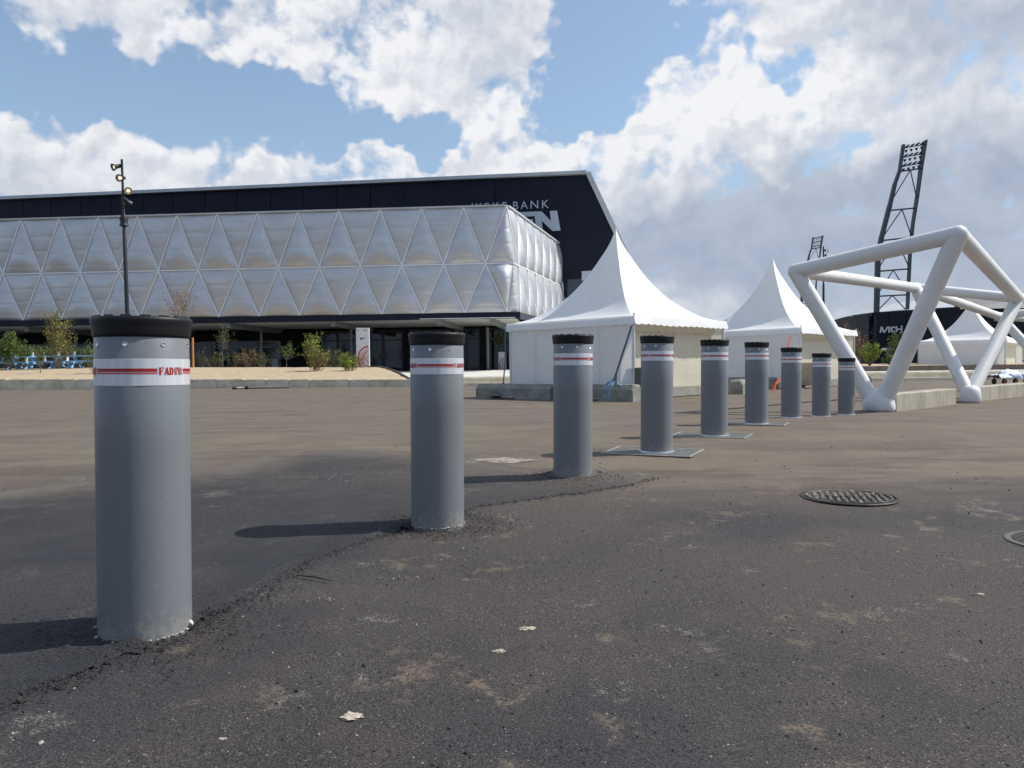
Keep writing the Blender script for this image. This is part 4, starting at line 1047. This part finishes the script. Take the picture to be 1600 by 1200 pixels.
# ================================================================ white tube frame
M_TUBE = mat('white_tube_paint', (.72, .715, .70), .45, 0, var=.04, scale=1.2, bump=.001, bscale=6)
M_WRAP = mat('wrapped_foot', (.68, .69, .71), .5, 0, var=.05, bump=.004, bscale=9)
NA = at(1243, 424, 15.7); NB = at(1497, 366, 13.6); NC = at(1590, 466, 19.6); ND = at(1431, 450, 20.5); NE = at(1563, 495, 26.0)
F1 = Vector((7.05, 14.95, .16)); F2 = Vector((10.80, 18.15, .16)); F3 = Vector((17.4, 24.2, .16)); NG = Vector((19.0, 25.0, 2.9)); NH = Vector((25.0, 31.0, 2.4))
fr = thing('tube_frame', 'white folded frame of thick steel tubes standing at the right', 'frame', (9, 16, 0))
def tb(a, c, r, name='tube', r2=None): b = MB(); b.tube(a, c, r, 40, r2, caps=False); b.build(name, M_TUBE, fr, True, world=True)
rt, rl = .128, .150; ra = .152
tb(NA, NB, ra); tb(NA, F1, ra, 'leg'); tb(NB, F1 + Vector((.12, -.05, 0)), .164, 'leg'); tb(NB, NC, .150); tb(NC, F2, rl, 'leg'); tb(ND, F2, rl, 'leg')
tb(NA, ND, rt); tb(ND, NC, rt); tb(ND, NE, rt); tb(NE, F3, rl, 'leg'); tb(NC, NG, rt); tb(NE, NG, rt); tb(NG, F3, rl, 'leg'); tb(NE, NH, rt); tb(NG, NH, rt)
for p, r in ((NA, .151), (NB, .155), (NC, .150), (ND, .150), (NE, .150), (NG, .150), (NH, .150)):
    b = MB(); b.ball(p, r + .001, sub=4); b.build('joint', M_TUBE, fr, True, world=True)
for i, (p, k) in enumerate(((F1 + Vector((.05, 0, .02)), 1.0), (F2, .9), (F3, .9))):
    b = MB(); k = (1.0, .76, .76)[i]; b.lathe([(0.001, 0), (.20 * k, 0), (.262 * k, .02), (.285 * k, .07), (.292 * k, .15), (.285 * k, .24), (.25 * k, .34), (.19 * k, .41), (.10 * k, .45), (.001, .46)], 48)
    b.v = [Vector((p.x + v.x * 1.04 + .02, p.y + v.y, zg(p.y) - .005 + v.z * (1, .92, .92)[i])) for v in b.v]
    b.v = [v + Vector((noise.noise(v * 7), noise.noise(v * 7 + Vector((5, 0, 0))), .6 * noise.noise(v * 9))) * (.030 if i == 0 else .008) + Vector((noise.noise(v * 22), noise.noise(v * 22 + Vector((9, 0, 0))), noise.noise(v * 24))) * (.010 if i == 0 else .002) for v in b.v]
    b.build('foot', M_WRAP, fr, True, world=True)
b = MB(); b.tube(NA + Vector((.0, 0, 0)), NA, .01, 3) if False else None
# long concrete beams between the feet
def cbeam(a, c, w_, h_, label, zb=0.0):
    a = Vector(a); c = Vector(c); d = (c - a); n = Vector((-d.y, d.x, 0)).normalized(); q = (a + c) / 2 + n * w_ / 2
    b = MB(); b.box((0, 0, h_ / 2 + zb), (d.length, w_, h_), bev=.015)
    o = b.build('concrete_beam', M_CBEAM, loc=(q.x, q.y, -.01)); o.rotation_euler.z = math.atan2(d.y, d.x)
    return tag(o, label, 'concrete beam', 'concrete beams between the frame feet')
M_CBEAM = mat('beam_concrete', (.36, .33, .26), .85, var=.3, scale=1.4, bump=.006, bscale=16, c2=(.22, .20, .165), stretch=(1.5, 1.5, .35))
cbeam((7.42, 14.85, 0), (10.08, 17.45, 0), .36, .37, 'concrete beam with rust stained sunlit face left of the second frame foot', 0)
cbeam((11.25, 18.55, 0), (17.2, 23.9, 0), .40, .37, 'long concrete beam running to the right edge beyond the second frame foot', 0)
# trolley with a tarpaulin
P = at(1578, 600, 33.5); P.z = 0
t = thing('trolley', 'low hand trolley with red wheels loaded with a crumpled tarpaulin', 'trolley', P, R(12))
b = MB(); b.box((0, 0, .34), (1.5, .6, .05), bev=.01); b.build('platform', mat('trolley_grey', (.10, .10, .10), .5), t)
for x in (-.55, .55):
    for y in (-.27, .27):
        b = MB(); b.tube((x, y - .03, .11), (x, y + .03, .11), .11, 20); w_ = b.build('wheel', M_RUB, t, True, 40)
        b = MB(); b.tube((x, y - .035, .11), (x, y + .035, .11), .06, 16); b.build('rim', mat('rim_red', (.45, .03, .03), .5), w_, True, 40)
        b = MB(); b.beam((x, y, .14), (x, y, .33), .04, .06, (1, 0, 0)); b.build('fork', mat('fork_red', (.30, .04, .04), .5), t)
b = MB(); b.tube((.72, 0, .36), (.85, 0, 1.0), .018, 8); b.tube((.85, -.2, 1.0), (.85, .2, 1.0), .018, 8); b.build('handle', M_FRAME, t, True, 40)
b = MB(); b.grid(50, 26, lambda u, v: Vector(((u - .5) * 1.65, (v - .5) * .75, .37 + .16 * max(0, math.sin(math.pi * u)) * math.sin(math.pi * v) + .16 * noise.noise(Vector((u * 4, v * 3, 1))) * min(1, 8 * u * (1 - u)) + .05 * noise.noise(Vector((u * 11, v * 8, 2))) - .1 * (abs(v - .5) * 2) ** 6)))
o = b.build('tarpaulin', mat('tarp', (.62, .64, .68), .45, var=.1, scale=2.4, c2=(.05, .13, .28), lo=.5, hi=.56), smooth=True, loc=(P.x, P.y, .02)); o.rotation_euler.z = R(12); tag(o, 'crumpled white and blue tarpaulin lying on the trolley', 'tarpaulin')

# ================================================================ stadium and floodlight masts
M_STAD = mat('stadium_navy', (.012, .014, .022), .6, var=.1, spec=.25); M_STR = mat('stadium_roof', (.40, .42, .44), .6, var=.05)
M_STG = mat('stadium_grey', (.085, .095, .11), .6, var=.05)
stad = thing('stadium', 'dark low stadium with curved pale roof and white letters behind the marquees', 'stadium', (80, 150, 0))
crv = [(1280, 512, 185), (1300, 504, 172), (1315, 499.5, 162), (1330, 496, 154), (1345, 493.7, 147), (1364, 491.5, 140), (1364.5, 491.4, 140), (1390, 489.8, 139), (1416, 488, 138), (1440, 486.3, 137), (1470, 484.5, 136), (1500, 482.6, 135)]
top = [at(*q) for q in crv]
for i in range(len(top) - 1):
    a, c = top[i], top[i + 1]
    if (a - c).length < .5: continue
    d = (c - a).normalized(); b = MB(); o_ = Vector((0, 0, -.5))
    rec = 1.2 if crv[i][0] < 1364 else 0
    b.beam(Vector((a.x, a.y + rec, (a.z + .5) / 2)) + d * .06, Vector((c.x, c.y + rec, (c.z + .5) / 2)) - d * .06, .4, min(a.z, c.z) - .5); b.build('wall_panel', M_STAD, stad, world=True)
b = MB()
for i in range(len(top) - 1): b.beam(top[i], top[i + 1], .5, .7)
b.build('roof_fascia', M_STAD, stad, world=True)
for px, pt_, Y in ((1331, 498, 153), (1350, 495, 145)):
    a = at(px, pt_, Y); b = MB(); b.tube((a.x, a.y, 0), a, .32, 10); b.build('column', M_STG, stad, True, 40, world=True)
for pa, pb in (((1333, 497, 152), (1352, 530, 146)), ((1352, 497, 146), (1346, 530, 147)), ((1357, 496, 144), (1362, 522, 141))):
    b = MB(); b.tube(at(*pa), at(*pb), .22, 8); b.build('brace', M_STG, stad, True, 40, world=True)
b = MB(); a = at(1349, 500, 149); c = at(1363, 531, 142); b.beam(Vector((a.x, a.y, 6)), Vector((c.x, c.y, 6)), .2, 3.6); b.build('grey_infill', M_STG, stad, world=True)
# pale roof membranes with standing edge
def roofpoly(front, back, name='roof_panel', m=None):
    for i in range(len(front) - 1):
        b = MB(); b.prism([front[i] + Vector((.05, 0, 0)), front[i + 1] - Vector((.05, 0, 0)), back[i + 1] - Vector((.05, 0, 0)), back[i] + Vector((.05, 0, 0))], (0, 0, .3)); b.build(name, m or M_STR, stad, world=True)
fr_ = [at(*q) for q in ((1327, 495.5, 154), (1345, 493, 147), (1364, 490.6, 140.5), (1390, 489, 139.5), (1416, 487, 138.5), (1450, 484.7, 137), (1490, 482.2, 136))]
bk_ = [at(*q) for q in ((1352, 487, 176), (1364, 483.5, 172), (1385, 478.5, 170), (1405, 475.2, 168), (1423, 473, 168), (1455, 470, 168), (1500, 466, 168))]
roofpoly(fr_, bk_)
b = MB(); b.prism([at(1342, 496, 150.5), at(1500, 484, 146), at(1500, 572, 146), at(1342, 572, 150.5)], (0, .3, 0)); b.build('inner_wall', M_STAD, stad, world=True)
b = MB(); b.prism([at(1283, 513, 190), at(1345, 497, 152), at(1345, 572, 152), at(1283, 572, 190)], (0, .3, 0)); b.build('inner_wall', M_STAD, stad, world=True)
# stadium letters
SP0 = at(1364.5, 491.4, 139.7); SP1 = at(1500, 482.6, 134.7)
sn = Vector((SP1.y - SP0.y, -(SP1.x - SP0.x), 0)).normalized()
if sn.y > 0: sn = -sn
def spt(px, py, off):
    d = ray(px, py); t_ = (SP0 - EYE).dot(sn) / d.dot(sn); return EYE + d * t_ + sn * off
def sletter(polys):
    b = MB()
    for p in polys: b.prism([spt(1290 + x / 10, 460 + y / 10, .45) for x, y in p], -sn * .2)
    b.build('letter', M_LET2, stad, world=True)
M_LET2 = mat('letter_pale', (.62, .63, .66), .5, var=.02)
sletter([[(840,602),(866,602),(880,512),(856,507)], [(858,507),(890,506),(924,600),(898,602)], [(900,602),(926,602),(984,503),(954,504)], [(974,600),(1000,600),(1002,503),(976,503)]])
sletter([[(1012,510),(1085,500),(1085,528),(1040,530)], [(1012,510),(1040,530),(1040,572),(1012,590)], [(1012,590),(1040,572),(1084,566),(1084,592)]])
sletter([[(1092,500),(1118,500),(1118,590),(1092,590)], [(1118,535),(1172,533),(1172,556),(1118,558)], [(1172,492),(1198,490),(1198,585),(1172,586)]])
# grey upper stand with windows at the right
b = MB(); b.prism([at(1452, 484, 150), at(1492, 481, 150), at(1492, 508, 150), at(1452, 510, 150)], (0, .3, 0)); b.build('wall_panel', M_STAD, stad, world=True)
for xa, xb in ((1456, 1471), (1476, 1489)):
    b = MB(); b.prism([at(xa, 488.5, 149.5), at(xb, 487.5, 149.5), at(xb, 504, 149.5), at(xa, 505, 149.5)], (0, .05, 0)); w_ = b.build('window', M_FRAME, stad, world=True)
    b = MB(); b.prism([at(xa + 1, 489.5, 149.4), at(xb - 1, 488.5, 149.4), at(xb - 1, 503, 149.4), at(xa + 1, 504, 149.4)], (0, .02, 0)); b.v = [v - stad.location for v in b.v]; b.build('pane', mat('sky_glass', (.30, .38, .48), .08, .0), w_)
def slab(p4, th, name, m): b = MB(); b.prism([at(*q) for q in p4], (0, th, 0)); b.build(name, m, stad, world=True)
slab([(1452, 466, 165), (1540, 462, 165), (1540, 481, 160), (1452, 484, 160)], 2, 'upper_roof', M_STR)
slab([(1500, 462, 162), (1720, 448, 162), (1720, 479, 158), (1500, 483, 158)], 2, 'upper_roof', M_STG)
slab([(1500, 483.2, 159), (1720, 479.2, 159), (1720, 560, 159), (1500, 560, 159)], 3, 'wall_panel', M_STAD)
slab([(1572, 494, 120), (1700, 490, 120), (1700, 500, 120), (1572, 500, 120)], 3, 'canopy_edge', M_STR)
slab([(1410, 520, 134), (1720, 520, 134), (1720, 572, 134), (1410, 572, 134)], 3, 'lower_wall', M_STAD)
slab([(1290, 520, 182), (1380, 520, 150), (1380, 572, 150), (1290, 572, 182)], 3, 'lower_wall', M_STAD)
# small white awning in front of the stadium
a = at(1380, 546, 80); c = at(1402, 540.5, 80); b = MB(); b.box(((a.x + c.x) / 2 + .5, 80, a.z), (2.2, 1.6, .30), bev=.08); tag(b.build('awning', M_WHT), 'small flat white awning below the stadium letters', 'awning')
b = MB(); b.tube((a.x + 1.0, 80, .3), (a.x + 1.0, 80, a.z - .15), .05, 8)
tag(b.build('awning_stand', M_FRAME), 'thin dark stand under the small white awning', 'stand')

M_MAST = mat('mast_grey', (.055, .065, .08), .5, .2, var=.1)
def mast(label):
    Y = 140.0; base = at(1395, 487, Y); base.z = 0
    t = thing('floodlight_mast', label, 'floodlight mast', base, 0, 'stadium floodlight masts')
    def q(px, py, dy=0): p = at(px, py, Y); return Vector((p.x, p.y + dy, p.z))
    LL = [(1369, 560), (1369.5, 488), (1371.5, 407), (1377, 372), (1390.5, 320), (1398, 288), (1405.5, 267), (1411.5, 226)]
    RL = [(1417.5, 560), (1417.5, 487), (1422, 392), (1426.5, 350), (1434, 305), (1440, 262), (1447, 219)]
    wl = [.62, .60, .56, .52, .44, .36, .30, .26]
    def leg(P, W, dy, name='leg', k=1.0):
        b = MB()
        for i in range(len(P) - 1): b.beam(q(*P[i], dy), q(*P[i + 1], dy) , W[min(i, len(W) - 1)] * 2 * k, .7, (0, 1, 0))
        b.build(name, M_MAST, t, world=True)
    leg(LL, wl, 0, 'leg', .66); leg(RL, [.30, .28, .26, .24, .22, .20, .19], 0, 'leg', .7)
    leg([(x + 4.8 * (1 - k / 6), y) for k, (x, y) in enumerate(RL)], [.22, .20, .18, .16, .14, .12, .10], .8, 'leg', .7)
    def xl(P, y):
        for i in range(len(P) - 1):
            if P[i + 1][1] <= y <= P[i][1]:
                f = (P[i][1] - y) / (P[i][1] - P[i + 1][1]); return P[i][0] + (P[i + 1][0] - P[i][0]) * f
    lv = [488, 463, 424, 376, 329, 268]
    rv = [487, 460.5, 420, 371, 325, 263]
    for k in range(1, len(lv)):
        b = MB(); b.tube(q(xl(LL, lv[k]), lv[k]), q(xl(RL, rv[k]), rv[k]), .14, 8); b.build('crossbar', M_MAST, t, True, 40, world=True)
        mx = (xl(LL, lv[k]) + xl(RL, rv[k])) / 2; my = (lv[k] + rv[k]) / 2
        dn = .97 if k < 5 else .80
        for P_2, yy in ((LL, lv[k - 1] + (lv[k] - lv[k - 1]) * (1 - dn)), (RL, rv[k - 1] + (rv[k] - rv[k - 1]) * (1 - dn))):
            b = MB(); b.tube(q(mx, my), q(xl(P_2, yy), yy), .10, 8); b.build('brace', M_MAST, t, True, 40, world=True)
    for r in range(6):
        y0_ = 229 + r * 7.3
        if r % 2 == 0: b = MB(); b.tube(q(xl(LL, y0_ + 2.5), y0_ + 2.5), q(xl(RL, y0_ - 3.5), y0_ - 3.5), .10, 6); b.build('lamp_rail', M_MAST, t, world=True)
        for c_ in range(4):
            f = (c_ + .62) / 4.25; x = xl(LL, y0_) + (xl(RL, y0_) - xl(LL, y0_)) * f; y_ = y0_ - 7 * f + 1.5
            p = q(x, y_); b = MB()
            if r % 2 == 0: b.box(p + Vector((.1, -.3, .10)), (.46, .5, .28), M=Matrix.Rotation(R(-28), 3, 'Y')); b.box(p + Vector((-.12, -.2, -.16)), (.38, .42, .24), M=Matrix.Rotation(R(-10), 3, 'Y'))
            else: b.tube(p + Vector((0, -.2, .20)), p + Vector((0, -.2, -.24)), .28, 10, .08)
            b.build('lamp', M_FRAME, t, world=True)
    return t
m1 = mast('large leaning floodlight mast rising behind the white tube frame'); KIDS[m1.name] = [c for c in col.objects if c.parent == m1]
p2 = at(1395, 487, 140.0)
L2 = at(1278, 369, 318.0); top1 = at(1429, 222, 140.0)
m2 = dup(m1, (L2.x - (top1.x - m1.location.x), 318.0, L2.z - top1.z), None, 'small distant floodlight mast seen beyond the middle marquee')

# ================================================================ lamp posts
M_POST = mat('post_dark', (.016, .018, .024), .5, .2, var=.05)
M_LENS = emit('lamp_lens', (1.0, .90, .68), 1.0); M_REFL = mat('lamp_reflector', (.20, .17, .11), .3, .8, var=.05)
def lamp_post(px, pyt, Y, r, label, heads, lean=0.0, collar=None):
    tp = at(px, pyt, Y); H = tp.z; t = thing('lamp_post', label, 'lamp post', (tp.x, Y, 0), 0, 'tall dark lamp posts'); t.rotation_euler.y = -lean * 0
    b = MB(); b.lathe([(r * 1.0, 0), (r * .95, H * .45), (r * .85, H * .70), (r * .62, H * .705), (r * .55, H)], 14, cap=True); b.build('pole', M_POST, t, True, 40)
    if collar:
        z = at(px, collar, Y).z; b = MB(); b.lathe([(r, z - .25), (r * 2.2, z - .2), (r * 1.6, z - .05), (r * 2.1, z + .1), (r * 1.3, z + .3)], 14); b.build('collar', M_POST, t, True, 40)
    for (dx, py, dirx, diry, dirz, lit) in heads:
        z = at(px, py, Y).z; c = Vector((dx, -.12, z)); d = Vector((dirx, diry, dirz)).normalized()
        b = MB(); b.tube((0, 0, z + .05), c - d * .14, .028, 8); b.tube(c - d * .28, c - d * .05, .085, 14, .10); b.tube(c - d * .05, c + d * .12, .10, 18, .175, caps=False); lo = b.build('lamp_head', M_POST, t, True, 40)
        b = MB(); b.tube(c - d * .02, c + d * .122, .09, 18, .165, caps=False); b.v = [v for v in b.v]; b.build('reflector', M_REFL, lo, True)
        if lit: b = MB(); b.tube(c - d * .02, c + d * .05, .07, 18, .082); b.build('lens', M_LENS, lo)
    return t
lp1 = lamp_post(191, 249, 36, .095, 'tall dark lamp post with lit spot heads rising behind the nearest bollard', [(-.26, 261.5, -.55, -.75, -.35, 1), (-.03, 279, -.12, -.95, -.25, 1), (.30, 299, .50, -.8, -.3, 1), (.26, 317, .3, .75, -.5, 0)], collar=346)
lp1.rotation_euler.y = R(-.75); lp1.location.x += .12
lamp_post(1286.5, 385, 80, .13, 'thin distant lamp post beside the small floodlight mast', [(.25, 392, .5, -.75, -.3, 1), (.2, 401, .4, .6, -.5, 0)])

# ================================================================ shrubs and young trees
def leafmat(n, c, c2): return mat(n, c, .6, var=.15, scale=2.0, c2=c2, spec=.3)
M_LG = leafmat('leaf_green', (.12, .19, .035), (.06, .10, .022)); M_LY = leafmat('leaf_yellow', (.22, .185, .05), (.13, .14, .03)); M_LB = leafmat('leaf_brown', (.25, .14, .06), (.12, .09, .04)); M_LD = leafmat('leaf_dull', (.10, .13, .05), (.06, .075, .035)); M_LP = leafmat('leaf_pink', (.30, .17, .10), (.20, .12, .06)); M_LX = leafmat('leaf_bright', (.26, .32, .04), (.12, .17, .03))
M_STEM = mat('stem', (.17, .12, .07), .8); M_STEM2 = mat('stem_grey', (.15, .135, .11), .8)
def shrub(px, pyb, pyt, wpx, Y, m, label, cat='shrub', stems=14, leaves=420, trunk=0.0, ls=.075, fan=1.0, stem_m=None, group='young shrubs in the gravel bed', zfix=None, name='shrub', seed=None, top_bias=1.0):
    base = at(px, pyb, Y); H = (at(px, pyt, Y).z - base.z) * 1.10; leaves = int(leaves * 1.7); ls *= 1.18; W = wpx / FPX * Y; rr = random.Random(px * 7 + pyb)
    t = thing(name, label, cat, base, 0, group)
    s = MB(); L = MB(); tips = []
    if trunk: s.tube((0, 0, -.1), (rr.uniform(-.03, .03), 0, H * trunk), .035, 7, .022)
    for k in range(stems):
        a = rr.uniform(0, 6.28); sp = (rr.random() ** .6) * W / 2; hh = H * (1 - .45 * (sp / (W / 2)) ** 1.6) * rr.uniform(.75, 1.0)
        p0 = Vector((0, 0, H * trunk - .02)) + Vector((rr.uniform(-.04, .04), rr.uniform(-.04, .04), 0)); p3 = Vector((math.cos(a) * sp, math.sin(a) * sp * .7, hh))
        pts_ = []
        for i in range(6):
            f = i / 5; q = p0.lerp(p3, f); out = Vector((math.cos(a), math.sin(a), 0)) * sp * .18 * math.sin(math.pi * f) * fan; pts_.append(q + out + Vector((rr.gauss(0, .02), rr.gauss(0, .02), 0)) * (1 if i else 0) * H * .5)
        s.chain(pts_, [.014, .011, .009, .007, .005, .003], 4); tips.append(pts_)
        for _ in range(3):
            i = rr.randint(2, 4); q = pts_[i]; e = q + Vector((rr.gauss(0, .12) * H * .5, rr.gauss(0, .12) * H * .5, rr.uniform(.05, .22) * H)); s.tube(q, e, .005, 4, .002); tips.append([q, q, q.lerp(e, .4), q.lerp(e, .7), e, e])
    for _ in range(leaves):
        P_3 = rr.choice(tips); f = rr.random() ** (1 / (1 + top_bias)); x = f * 4.999; i = int(x); q = P_3[i].lerp(P_3[i + 1], x - i)
        if q.z < H * (trunk + .12): continue
        q = q + Vector((rr.gauss(0, .05), rr.gauss(0, .05), rr.gauss(0, .04))) * max(1, H * .6)
        d1_ = Vector((rr.gauss(0, 1), rr.gauss(0, 1), rr.gauss(.3, .7))).normalized(); d2_ = d1_.cross(Vector((rr.gauss(0, 1), rr.gauss(0, 1), rr.gauss(0, 1)))).normalized(); l_ = ls * rr.uniform(.6, 1.3)
        L.add([q, q + d1_ * l_ * .5 + d2_ * l_ * .32, q + d1_ * l_, q + d1_ * l_ * .5 - d2_ * l_ * .32], [(0, 1, 2, 3)])
    s.build('stems', stem_m or M_STEM, t, True, 60); L.build('foliage', m, t)
    return t
shrub(16, 578, 521, 44, 54, M_LG, 'dense light green bush at the left edge above the blue tables', stems=22, leaves=1500, ls=.10)
shrub(62, 576, 536, 46, 57, M_LG, 'low green bush behind the blue tables, left of the tall shrub', stems=18, leaves=900, ls=.09)
shrub(63, 583, 540, 26, 50, M_LD, 'sparse twiggy shrub in front of the blue tables at the left', stems=10, leaves=160, trunk=.2)
shrub(90, 576, 478, 62, 54.5, M_LY, 'tallest yellow brown shrub left of the nearest bollard', stems=22, leaves=1100, ls=.10, fan=.4)
shrub(122, 577, 538, 50, 56, M_LD, 'dull olive shrub just left of the nearest bollard', stems=16, leaves=700, ls=.09)
shrub(146, 587, 528, 44, 49, M_LD, 'thin leaning twigs close to the left side of the nearest bollard', stems=12, leaves=240)
shrub(283, 577, 437, 44, 56, M_LP, 'slender young tree with sparse pinkish leaves above the bollard cap', 'young tree', stems=22, leaves=620, trunk=.42, ls=.085, stem_m=M_STEM2, name='young_tree', group='young trees by the canopy', fan=.6)
shrub(316, 577, 544, 26, 57, M_LD, 'small olive shrub right beside the orange post', stems=9, leaves=180)
shrub(348, 577, 511, 26, 57, M_LD, 'thin young tree with a round olive tuft on top', 'young tree', stems=14, leaves=420, trunk=.45, stem_m=M_STEM2, name='young_tree', group='young trees by the canopy')
shrub(338, 577, 548, 40, 56, M_LD, 'low grey green twigs at the foot of the tufted young tree', stems=14, leaves=260)
shrub(390, 577, 540, 56, 56, M_LB, 'wide brown reddish twiggy shrub before the grey window frames', stems=20, leaves=430)
shrub(448, 577, 537, 42, 57, M_LG, 'small spreading green tree before the dark entrance', 'young tree', stems=14, leaves=330, trunk=.35, stem_m=M_STEM2, name='young_tree', group='young trees by the canopy', fan=.2)
shrub(492, 589, 532, 44, 48.5, M_LY, 'bushy yellow green shrub with many stems in the middle of the bed', stems=30, leaves=900, ls=.085)
shrub(489, 577, 511, 30, 56, M_LX, 'tall shrub with bright yellow green top behind the bushy one', stems=18, leaves=520, ls=.10, top_bias=3.5, fan=.3)
shrub(514, 577, 540, 40, 56.5, M_LD, 'grey green open shrub left of the round yellow one', stems=16, leaves=330)
shrub(546, 589, 545, 33, 48.5, M_LX, 'rounded yellow green shrub left of the banner board', stems=24, leaves=800, ls=.075)
shrub(563, 582, 550, 22, 53, M_LB, 'small brown tipped shrub before the banner board', stems=10, leaves=190)
shrub(785, 577, 514, 24, 69.8, M_LD, 'dark young tree by the glass front next to the marquee', 'young tree', stems=12, leaves=420, trunk=.45, name='young_tree', group='young trees by the canopy', ls=.12)
gr2 = 'shrubs beyond the marquees'
shrub(1359, 571, 534, 36, 48, M_LX, 'bright green rounded shrub on the brown planter below the stadium', stems=26, leaves=1100, ls=.08, group=gr2)
shrub(1341, 571, 516, 22, 50, M_LP, 'tall brownish shrub left of the bright green one', stems=14, leaves=420, group=gr2, ls=.09)
shrub(1325, 571, 494, 20, 52, M_LB, 'tall thin brown twigs rising over the middle marquee eave', stems=9, leaves=200, group=gr2, fan=.2)
shrub(1399, 571, 517, 28, 52, M_LG, 'dark green shrub under the stadium letters', stems=20, leaves=720, group=gr2, ls=.10)
shrub(1388, 572, 552, 24, 50, M_LG, 'low green shrub below the small white awning', stems=14, leaves=420, group=gr2)

shrub(38, 576, 533, 40, 58, M_LG, 'round green bush standing between two blue tables near the left edge', stems=20, leaves=900, ls=.09)
shrub(76, 577, 541, 44, 57.5, M_LY, 'low ochre bush at the foot of the tallest shrub', stems=18, leaves=700, ls=.085)
shrub(106, 577, 528, 36, 57.5, M_LY, 'upright ochre shrub right beside the tallest one', stems=18, leaves=620, ls=.09, fan=.4)
shrub(136, 577, 541, 34, 57.5, M_LG, 'green bush half hidden by the cap side of the nearest bollard', stems=16, leaves=600, ls=.09)
shrub(411, 577, 549, 34, 56, M_LD, 'thin grey twigs before the round column of the canopy', stems=14, leaves=200)
shrub(368, 577, 546, 30, 56.5, M_LD, 'sparse shrub between the tufted tree and the reddish shrub', stems=12, leaves=220)
shrub(530, 577, 548, 26, 57, M_LD, 'small grey shrub between the two yellow green ones', stems=12, leaves=220)
